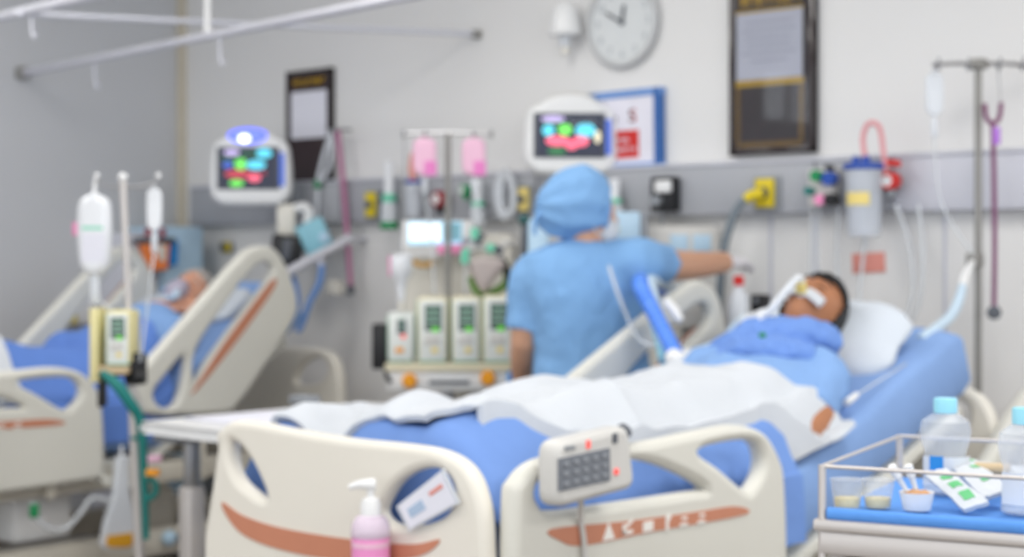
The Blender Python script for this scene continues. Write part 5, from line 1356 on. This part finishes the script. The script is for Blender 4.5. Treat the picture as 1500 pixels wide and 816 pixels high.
e_ = [onX(x, y, XC + 0.03) for x, y in ((199, 348), (252, 348), (252, 357), (199, 357))]
add('top_rim', MB().plate([[(p.y, p.z) for p in e_]], 0.06, mxs, 0.006), 'dark_grey', t)
add('blue_folder', MB().plate([[(p.y, p.z) for p in (onX(x, y, XC + 0.02) for x, y in ((246, 352), (259, 352), (258, 388), (247, 390)))]], 0.03, SIDE(XC + 0.02), 0.004), 'label_blue', t)
for x in (217, 238): add('red_knob', MB().cyl(onX(x, 347, XC + 0.03), onX(x, 334, XC + 0.03), 0.014), 'dark_red', t)
# small white box on the side wall
c = onX(112, 456, WL + 0.03)
t = thing('wall_box', c, 'small white box with yellow knob on the dim side wall', 'box')
add('box', MB().box((0.06, 0.16, 0.12), Matrix.Translation(c), 0.008), 'white_plastic', t)
add('knob', MB().cyl(c + Vector((0.03, -0.06, -0.03)), c + Vector((0.06, -0.06, -0.03)), 0.025), 'yellow', t)
# breathing machine behind the head of the corner bed
KD = 7.3
c = P(440, 365, KD)
t = thing('ventilator', (c.x, WALL, c.z - 0.1), 'small breathing machine with tilted cyan panel behind the raised bed', 'ventilator')
add('body', MB().box((px(42, KD), px(48, KD), 0.14), CAMF(P(420, 368, KD), 0.0) @ Matrix.Rotation(-0.12, 4, 'Z'), 0.015), 'black_plastic', t)
add('grille', MB().box((px(12, KD), px(30, KD), 0.004), CAMF(P(423, 366, KD)) @ Matrix.Rotation(-0.12, 4, 'Z'), 0.001, c=(0, 0, 0.072)), 'dark_grey', t)
add('panel', MB().box((px(42, KD), px(50, KD), 0.05), CAMF(P(462, 348, KD - 0.03)) @ Matrix.Rotation(0.45, 4, 'Z'), 0.008), 'cyan_panel', t)
add('dial', MB().lathe([(0.024, 0.0), (0.022, 0.02)], CAMF(P(475, 347, KD - 0.055)), 16), 'pale_blue', t)
add('head_unit', MB().box((px(26, KD), px(46, KD), 0.08), CAMF(P(420, 322, KD + 0.02)), 0.01), 'warm_white', t)
add('elbow', MB().tube([P(432, 306, KD), P(446, 303, KD), P(453, 314, KD), P(448, 326, KD)], 0.022, 10, 4), 'white_plastic', t)
add('bracket', MB().tube([P(430, 360, KD + 0.05), Vector((P(430, 360, KD).x, WALL - 0.005, P(430, 360, KD).z))], 0.03, 10), 'mid_grey', t)
# pale support bar
t = thing('support_bar', P(408, 407, KD - 0.2), 'pale tubular support bar slanting up behind the raised side rail', 'bar')
add('bar', MB().cyl(P(404, 408, KD - 0.2), P(511, 350, KD - 0.05), 0.021), 'aluminium', t)
add('end_cap', MB().ball(P(511, 350, KD - 0.05), 0.023), 'aluminium', t)
add('bracket', MB().tube([P(468, 374, KD - 0.1), P(470, 392, KD - 0.1)], 0.022, 10), 'aluminium', t)
add('wall_stay', MB().cyl(P(511, 350, KD - 0.05), Vector((P(511, 350, KD).x + 0.05, WALL, P(511, 350, KD).z)), 0.012), 'aluminium', t)
for i, (pts, m_, lb) in enumerate([([(428, 404), (433, 420), (436, 442), (433, 462)], 'sign_blue', 'short blue hose under the slanting pale support bar'),
                                   ([(472, 388), (468, 415), (455, 440), (444, 470), (436, 486)], 'sign_blue', 'dusty blue hose sagging from the slanting pale support bar')]):
    add('blue_hose', MB().tube([P(x, y, KD - 0.12) for x, y in pts], 0.015, 10, 6), m_, None, lb, 'hose')
# hanging lines beside the black notice
IY = WALL - 0.09
t = thing('hanging_lines', onY(500, 440, IY), 'mauve suction tube and clear lines hanging from a wall hook by the black notice', 'tubing')
add('hook_bar', MB().tube([onY(478, 191, WALL), onY(480, 191, IY), onY(514, 190, IY)], 0.006, 8), 'steel', t)
add('mauve_tube', MB().tube([onY(x, y, IY) for x, y in [(495, 192), (497, 215), (502, 260), (507, 320), (511, 380), (514, 420)]], 0.012, 10, 5), 'hose_mauve', t)
add('end_fitting', MB().cyl(onY(514, 418, IY), onY(514, 432, IY), 0.016), 'dark_grey', t)
for pts in ([(486, 192), (478, 215), (470, 245), (465, 266)], [(484, 192), (486, 220), (480, 250), (466, 268)], [(465, 268), (464, 300), (462, 330)]):
    add('clear_line', MB().tube([onY(x, y, IY) for x, y in pts], 0.010, 8, 5), 'frosted', t)
add('clip', MB().box((0.03, 0.02, 0.04), Matrix.Translation(onY(465, 270, IY)), 0.004), 'green', t)
c = onY(497, 424, IY)
add('suction_cup', MB().lathe([(0.04, -0.02), (0.045, 0.0), (0.04, 0.03), (0.015, 0.045)], Matrix.Translation(c + Vector((-0.03, 0, 0))), 16), 'warm_white', t)
# urine bag and tube under the corner bed
XU = XL + 0.05
o = [onX(x, y, XU) for x, y in ((170, 668), (186, 668), (188, 720), (195, 760), (196, 800), (186, 806), (154, 806), (146, 798), (152, 765), (166, 720))]
t = thing('urine_bag', o[6], 'clear urine bag with amber contents hanging under the corner bed', 'urine bag')
add('bag', MB().plate([[(p.y, p.z) for p in o]], 0.03, SIDE(XU), 0.01), 'frosted', t)
o2 = [onX(x, y, XU) for x, y in ((153, 783), (192, 778), (193, 798), (184, 803), (157, 803), (150, 797))]
add('urine', MB().plate([[(p.y, p.z) for p in o2]], 0.034, SIDE(XU), 0.008), 'urine', t)
add('hanger', MB().tube([onX(178, 670, XU), onX(178, 655, XU - 0.06)], 0.006, 8), 'white_plastic', t)
add('drain_line', MB().tube([onX(x, y, XU) for x, y in [(165, 735), (135, 730), (118, 752), (95, 774), (68, 772), (50, 752), (48, 735)]], 0.010, 8, 6), 'clear_tube', t)
add('valve', MB().box((0.02, 0.03, 0.05), Matrix.Translation(onX(50, 748, XU)), 0.004), 'green', t)
kn = onX(248, 788, XL - 0.1)
add('brake_knob', MB().ball(kn, 0.03), 'pale_blue', bedB); add('brake_lever', MB().tube([kn, kn + Vector((0, 0.06, -0.005)), kn + Vector((-0.1, 0.08, -0.03))], 0.012, 8), 'black_plastic', bedB)

# ================================================================== OVERBED TABLE
tx0, tx1, ty0, ty1, tz = -4.13, -3.74, 2.94, 3.82, 0.86
t = thing('overbed_table', (-4.08, 3.1, 0), 'white overbed table on a steel column between the two beds', 'table')
o = round_poly([(tx0 + 0.03, ty0), (tx1 - 0.03, ty0), (tx1, ty0 + 0.05), (tx1, ty1 - 0.05), (tx1 - 0.03, ty1), (tx0 + 0.03, ty1), (tx0, ty1 - 0.05), (tx0, ty0 + 0.05)])
add('tabletop', MB().plate([o], 0.035, Matrix.Translation((0, 0, tz - 0.0175)), 0.012), 'white_plastic', t)
cc_ = onX(281, 700, -4.06)
add('column', MB().wbox((cc_.x - 0.03, cc_.y - 0.03, 0.08), (cc_.x + 0.03, cc_.y + 0.03, 0.66), 0.008), 'steel_matte', t)
add('inner_column', MB().wbox((cc_.x - 0.02, cc_.y - 0.02, 0.6), (cc_.x + 0.02, cc_.y + 0.02, tz - 0.03), 0.005), 'steel', t)
add('mount', MB().wbox((cc_.x - 0.06, cc_.y - 0.10, tz - 0.06), (cc_.x + 0.06, cc_.y + 0.16, tz - 0.034), 0.005), 'mid_grey', t)
add('foot_frame', MB().tube([(cc_.x - 0.18, cc_.y + 0.55, 0.07), (cc_.x - 0.18, cc_.y, 0.07), (cc_.x + 0.2, cc_.y, 0.07), (cc_.x + 0.2, cc_.y + 0.55, 0.07)], 0.022, 10), 'steel_matte', t)
for dx, dy_ in ((-0.18, 0.55), (-0.18, 0), (0.2, 0), (0.2, 0.55)): add('wheel', MB().cyl((cc_.x + dx - 0.015, cc_.y + dy_, 0.03), (cc_.x + dx + 0.015, cc_.y + dy_, 0.03), 0.03, n=16), 'rubber', t)
c = onZ(446, 594, tz + 0.0)
add('height_lever', MB().box((0.09, 0.07, 0.035), Matrix.Translation((c.x, min(c.y, ty1 - 0.04), tz + 0.0172)), 0.008), 'mid_grey', t)
f = lambda u, v: Vector((tx0 + 0.05 + 0.30 * u, ty0 + 0.10 + 0.5 * v, tz + 0.007 + 0.004 * noise.noise(Vector((u * 4, v * 5, 3)))))
add('paper_sheets', cloth(f, 10, 14, 0.005), 'paper', None, 'loose white paper sheets lying on the overbed table', 'paper')

# ================================================================== THINGS ON THE FRONT BED
XCt = XA + 0.062
q = [onX(x, y, XCt) for x, y in ((800, 647), (907, 621), (917, 713), (801, 744))]
t = thing('bed_controller', q[3], 'grey bed control box with dark keypad hooked on the side rail', 'controller')
add('case', MB().plate([round_quad([(p.y, p.z) for p in q], 0.03)], 0.055, SIDE(XCt), 0.014), 'control_grey', t)
q = [onX(x, y, XCt + 0.028) for x, y in ((818, 672), (892, 656), (893, 704), (818, 720))]
add('keypad', MB().plate([[(p.y, p.z) for p in q]], 0.004, SIDE(XCt + 0.0285)), 'keypad', t, smooth=False)
g = MB()
for i in range(5):
    for j in range(3):
        u, v = 0.12 + 0.19 * i, 0.2 + 0.3 * j
        p = (q[0] * (1 - u) + q[1] * u) * (1 - v) + (q[3] * (1 - u) + q[2] * u) * v
        add('key', MB().box((0.004, 0.014, 0.009), Matrix.Translation(p + Vector((0.004, 0, 0))), 0.001), 'mid_grey', t)
for x, y, w_, h_, m_ in [(862, 651, 0.010, 0.016, 'red_light'), (901, 642, 0.014, 0.020, 'dark_grey'), (903, 691, 0.013, 0.012, 'red_light'), (835, 656, 0.03, 0.008, 'mid_grey')]:
    add('indicator', MB().box((0.004, w_, h_), Matrix.Translation(onX(x, y, XCt + 0.029)), 0.0008), m_, t)
add('hook', MB().tube([onX(905, 640, XCt), onX(912, 628, XCt - 0.03), onX(918, 634, XA - 0.03)], 0.012, 8, 3), 'dark_grey', t)
add('cable', MB().tube([onX(851, 732, XCt), onX(851, 760, XA + 0.035), onX(856, 800, XA + 0.034), onX(860, 870, XA + 0.034)], 0.006, 8, 5), 'control_grey', t)
# pink hand gel hooked on the footboard
GY = FOOTY - 0.075
a = onY(543, 816, GY); s = px(29, (a - CAM).dot(FW)); zz = lambda y: onY(543, y, GY).z
t = thing('hand_gel_bottle', (a.x, a.y, zz(880)), 'pink hand gel pump bottle hooked on the footboard', 'bottle')
Q = Matrix.Translation((a.x, a.y, 0))
add('gel', MB().lathe([(s * 0.9, zz(880)), (s * 0.96, zz(872)), (s * 0.96, zz(786))], Q, 28), 'gel_pink', t)
add('bottle', MB().lathe([(s * 0.97, zz(786)), (s, zz(784)), (s * 0.97, zz(768)), (s * 0.75, zz(757)), (s * 0.5, zz(754))], Q, 28), 'gel_clear', t)
add('print_band', MB().lathe([(s * 0.985, zz(800)), (s * 0.985, zz(792))], Q, 28), 'pale_pink', t)
add('collar', MB().lathe([(s * 0.52, zz(755)), (s * 0.52, zz(738)), (s * 0.4, zz(730)), (s * 0.2, zz(728))], Q, 20), 'white_plastic', t)
add('pump_head', MB().tube([Vector((a.x, a.y, zz(730))), Vector((a.x, a.y, zz(716)))], s * 0.18, 10), 'white_plastic', t)
hx0 = Vector((a.x, a.y, zz(710)))
add('nozzle', MB().tube([hx0 + RT * s * 0.25, hx0, hx0 - RT * s * 0.6, hx0 - RT * s * 1.1 + Vector((0, 0, -0.006))], [s * 0.3, s * 0.32, s * 0.22, s * 0.14], 12, 3), 'white_plastic', t)
add('holder', MB().tube([Vector((a.x - s * 1.04, a.y, zz(830))), Vector((a.x, a.y - s * 1.04, zz(830))), Vector((a.x + s * 1.04, a.y, zz(830))), Vector((a.x, FOOTY - 0.03, zz(830)))], 0.004, 8, 5, closed=True), 'steel', t)
# card in a sleeve hanging from the footboard hole
q = [onY(x, y, FOOTY - 0.034) for x, y in ((581, 742), (650, 687), (674, 737), (600, 778))]
mxf = WALLF(Vector((0, FOOTY - 0.034, 0)))
t = thing('name_card', q[3], 'white name card in a clear sleeve tilted at the footboard opening', 'card')
add('sleeve', MB().plate([[(p.x, p.z) for p in q]], 0.004, mxf), 'frosted', t, smooth=False)
ce = sum(q, Vector()) / 4
add('card', MB().plate([[(ce.x + (p.x - ce.x) * 0.9, ce.z + (p.z - ce.z) * 0.9) for p in q]], 0.001, mxf @ Matrix.Translation((0, 0, 0.0032))), 'paper', t, smooth=False)
k = [q[0] * (1 - u) * (1 - v) + q[1] * u * (1 - v) + q[2] * u * v + q[3] * (1 - u) * v for u, v in ((0.16, 0.34), (0.46, 0.34), (0.46, 0.66), (0.16, 0.66))]
add('print_block', MB().plate([[(p.x, p.z) for p in k]], 0.001, mxf @ Matrix.Translation((0, 0, 0.0045))), mat('card_ink', (170, 190, 214), 0.7), t, smooth=False)
k = [q[0] * (1 - u) * (1 - v) + q[1] * u * (1 - v) + q[2] * u * v + q[3] * (1 - u) * v for u, v in ((0.62, 0.3), (0.88, 0.3), (0.88, 0.42), (0.62, 0.42))]
add('print_block', MB().plate([[(p.x, p.z) for p in k]], 0.001, mxf @ Matrix.Translation((0, 0, 0.0045))), 'card_salmon', t, smooth=False)
# small white clip on the patient's sleeve side
t = thing('line_clamp', onX(1248, 582, -2.22), 'small white line clamp lying on the blue sheet by the arm', 'clamp')
add('clamp', MB().tube([onX(1240, 590, -2.22) , onX(1255, 578, -2.22)], [0.010, 0.008], 8), 'white_plastic', t)
add('line', MB().tube([onX(1255, 578, -2.22), onX(1290, 556, -2.23), onX(1330, 530, -2.26), onX(1360, 500, -2.35)], 0.003, 6, 5), 'clear_tube', t)

# ================================================================== STEEL TROLLEY
TZ = 0.965
O = onZ(1190, 750, TZ); O2 = onZ(1500, 773, TZ); ux = (O2 - O).normalized(); uy = Vector((-ux.y, ux.x, 0)); TW, TDp = 0.78, 0.50
def T(u, v, z=0.0): return O + ux * u + uy * v + Vector((0, 0, z))
TM = ax(ux, uy, UP, O)
base = T(TW / 2, TDp / 2); 
tr_ = thing('medical_trolley', (base.x, base.y, 0), 'stainless steel medical trolley with gallery rail beside the front bed', 'trolley')
add('top_tray', MB().box((TW, TDp, 0.018), TM, 0.004, c=(TW / 2, TDp / 2, -0.020)), 'steel_matte', tr_)
add('front_panel', MB().box((TW - 0.02, 0.02, 0.035), TM, 0.003, c=(TW / 2, 0.015, -0.047)), 'steel_matte', tr_)
add('body', MB().box((TW - 0.03, TDp - 0.03, 0.56), TM, 0.006, c=(TW / 2, TDp / 2 + 0.005, -0.35)), 'steel_matte', tr_)
for k in range(3):
    dr = add('drawer', MB().box((TW - 0.06, 0.015, 0.16), TM, 0.004, c=(TW / 2, 0.012, -0.155 - 0.18 * k)), 'steel_matte', tr_)
    add('drawer_handle', MB().tube([TM @ Vector((TW * 0.4, 0.0, -0.13 - 0.18 * k)), TM @ Vector((TW * 0.4, -0.02, -0.13 - 0.18 * k)), TM @ Vector((TW * 0.6, -0.02, -0.13 - 0.18 * k)), TM @ Vector((TW * 0.6, 0.0, -0.13 - 0.18 * k))], 0.005, 8), 'steel', dr)
for u in (0.012, TW - 0.012):
    for v in (0.012, TDp - 0.012):
        add('post', MB().cyl(T(u, v, 0.072), T(u, v, -TZ + 0.09), 0.006, n=12), 'steel_matte', tr_)
        add('caster', MB().cyl(T(u - 0.012, v, -TZ + 0.045), T(u + 0.012, v, -TZ + 0.045), 0.045, n=18), 'rubber', tr_)
for a, b_ in (((0.012, 0.012), (TW - 0.012, 0.012)), ((0.012, 0.012), (0.012, TDp - 0.012)), ((0.012, TDp - 0.012), (TW - 0.012, TDp - 0.012)), ((TW - 0.012, 0.012), (TW - 0.012, TDp - 0.012))):
    add('gallery_rail', MB().cyl(T(*a, 0.07), T(*b_, 0.07), 0.0032, n=10), 'steel_matte', tr_)
# blue drape on the tray, a little over the front edge
def fdr(u, v):
    U = 0.022 + (TW - 0.044) * u; s_ = v * (TDp + 0.02) ; 
    n_ = 0.0015 * noise.noise(Vector((U * 20, s_ * 20, 0)))
    if s_ < 0.024: return T(U, 0.022 - 0.0 + 0.002 - 0.002, -0.004 - 0.0 + 0.004 * (s_ / 0.024) + 0.001)
    return T(U, 0.022 + (s_ - 0.024) * 0.97, 0.002 + n_)
f = lambda u, v: T(0.02 + (TW - 0.04) * u, 0.02 + (TDp - 0.04) * v, -0.002 + 0.002 * noise.noise(Vector((u * 9, v * 9, 0))))
dr_ = cloth(f, 30, 20, 0.008)
add('drape', dr_, 'drape_blue', None, 'blue cloth drape covering the top of the steel trolley', 'drape')
# front hem of the drape rolled against the rail
add('drape_hem', MB().tube([T(0.02 + (TW - 0.04) * k / 12, 0.016, -0.003) for k in range(13)], 0.010, 10), 'drape_blue', bpy.data.objects['drape'])
def on_tray(x, y): p = onZ(x, y, TZ + 0.001); return p
def bottle(x, ybase, ytop, label, lab):
    p = on_tray(x, ybase); d = (p - CAM).dot(FW); Hh = px(ybase - ytop, d); r = px(37, d)
    q = Matrix.Translation(p); t = thing('saline_bottle', p, label, 'bottle')
    add('shell', MB().lathe([(r * 0.80, 0.0), (r * 0.9, 0.004), (r * 0.84, Hh * 0.30), (r * 0.80, Hh * 0.42), (r * 0.97, Hh * 0.58), (r * 1.0, Hh * 0.66), (r * 0.92, Hh * 0.76), (r * 0.6, Hh * 0.82), (r * 0.42, Hh * 0.845)], q, 28), 'clear_plastic', t)
    add('water', MB().lathe([(r * 0.76, 0.004), (r * 0.84, 0.008), (r * 0.80, Hh * 0.30), (r * 0.78, Hh * 0.36)], q, 24), 'clear_plastic', t)
    add('cap', MB().lathe([(r * 0.44, Hh * 0.845), (r * 0.46, Hh * 0.85), (r * 0.46, Hh * 0.985), (r * 0.42, Hh)], q, 24), 'cap_blue', t)
    z0, z1 = Hh * 0.10, Hh * 0.40
    def band(rr, a0, a1, za, zb, m_, nm):
        g = MB()
        vs = []; n = 14
        rings = []
        for i in range(n + 1):
            a_ = a0 + (a1 - a0) * i / n
            dr = RT * math.sin(a_) - FW * math.cos(a_)
            rings.append([p + dr * rr + Vector((0, 0, za)), p + dr * (rr + 0.001) + Vector((0, 0, za)), p + dr * (rr + 0.001) + Vector((0, 0, zb)), p + dr * rr + Vector((0, 0, zb))])
        add(nm, g.loft(rings), m_, t)
    band(r * 0.915, -1.4, 1.4, z0, z1, 'frosted', 'paper_label')
    if lab: band(r * 0.93, -0.95, -0.35, Hh * 0.26, Hh * 0.41, 'label_blue', 'label_square')
    return t
bottle(1385, 722, 583, 'clear plastic bottle with pale blue cap and blue label square on the trolley', True)
bottle(1500, 752, 597, 'clear plastic bottle with pale blue cap standing beside the green-printed packets', False)
# medicine cups with cream contents
for i, x in enumerate((1241, 1286)):
    p = on_tray(x, 744); q = Matrix.Translation(p)
    t = thing('medicine_cup', p, ['clear medicine cup with cream contents standing near the trolley corner', 'clear medicine cup with cream contents standing next to the small white bowl'][i], 'cup', 'medicine cups')
    add('cup', MB().lathe([(0.018, 0), (0.020, 0.001), (0.026, 0.044), (0.0275, 0.045)], q, 24), 'clear_plastic', t)
    add('contents', MB().lathe([(0.0165, 0.002), (0.018, 0.003), (0.0195, 0.016)], q, 20), 'pale_yellow', t)
# bowl with swab sticks
p = on_tray(1343, 748); q = Matrix.Translation(p)
t = thing('bowl', p, 'small pale grey bowl with brown dressing on the trolley', 'bowl')
add('bowl', MB().lathe([(0.017, 0.0), (0.021, 0.002), (0.026, 0.026), (0.0265, 0.029), (0.0245, 0.028), (0.019, 0.006)], q, 28), 'white_plastic', t)
add('dressing', wrinkle(MB().ball((0, 0, 0.024), (0.021, 0.021, 0.009), q), 0.004, 90), 'wound_brown', t)
for i, (xa, ya, xb, yb) in enumerate([(1304, 681, 1330, 722), (1329, 680, 1343, 720)]):
    b0 = p + Vector((0, 0, 0.028)); d = (p - CAM).dot(FW)
    t = thing('dropper', P(xb, yb, d), ['white plastic dropper leaning out from the left of the small bowl', 'white plastic dropper standing in the small bowl'][i], 'dropper')
    a_, c_ = P(xa, ya, d), P(xb, yb, d)
    add('bulb', MB().tube([a_, a_ + (c_ - a_) * 0.06, a_ + (c_ - a_) * 0.45], [0.004, 0.0075, 0.0065], 12), 'white_plastic', t)
    add('stem', MB().tube([a_ + (c_ - a_) * 0.45, c_ + (c_ - a_) * 0.1], [0.005, 0.003], 10), 'frosted', t)
# printed packets
def packet(cs, label, spots):
    c4 = [P(*q) for q in cs]
    t = thing('dressing_packet', c4[2], label, 'packet', 'dressing packets')
    f = lambda u, v: (c4[0] * (1 - u) + c4[3] * u) * (1 - v) + (c4[1] * (1 - u) + c4[2] * u) * v + Vector((0, 0, 0.006 + 0.006 * math.sin(u * 3.1) * math.cos((v - 0.5) * 3) + 0.003 * noise.noise(Vector((u * 5, v * 5, cs[0][0])))))
    add('wrapper', cloth(f, 16, 8, 0.007), 'white_cloth', t)
    for (u, v, w_, h_) in spots:
        g = lambda s_, r_: f(u + w_ * (s_ - 0.5), v + h_ * (r_ - 0.5)) + Vector((0, 0, 0.0014))
        add('print_mark', cloth(g, 3, 3, 0.001), 'print_green', t)
dm('print_green', (96, 184, 120), 0.6)
packet([(1350, 697, 2.62), (1386, 691, 2.62), (1448, 740, 2.5), (1412, 752, 2.5)], 'white packet with a row of green print lying across the trolley front', [(0.30, 0.5, 0.10, 0.4), (0.52, 0.5, 0.13, 0.45), (0.78, 0.5, 0.16, 0.45)])
packet([(1392, 686, 2.7), (1432, 680, 2.72), (1480, 722, 2.56), (1440, 735, 2.54)], 'white packet with two green marks lying between packet and capped bottle', [(0.25, 0.6, 0.12, 0.25), (0.62, 0.55, 0.13, 0.35)])
packet([(1415, 677, 2.8), (1505, 690, 2.76), (1508, 714, 2.68), (1420, 700, 2.72)], 'plain white packet with small green corner behind the other packets', [(0.3, 0.1, 0.4, 0.08)])
p = on_tray(1452, 728)
t = thing('gauze_roll', p, 'small beige gauze roll among the white packets', 'gauze')
add('roll', MB().tube([p + ux * -0.025 + Vector((0, 0, 0.045)), p + ux * 0.03 + Vector((0, 0, 0.045))], 0.011, 16), 'tan', t)
add('core', MB().tube([p + ux * -0.027 + Vector((0, 0, 0.045)), p + ux * 0.032 + Vector((0, 0, 0.045))], 0.005, 12), 'warm_white', t)
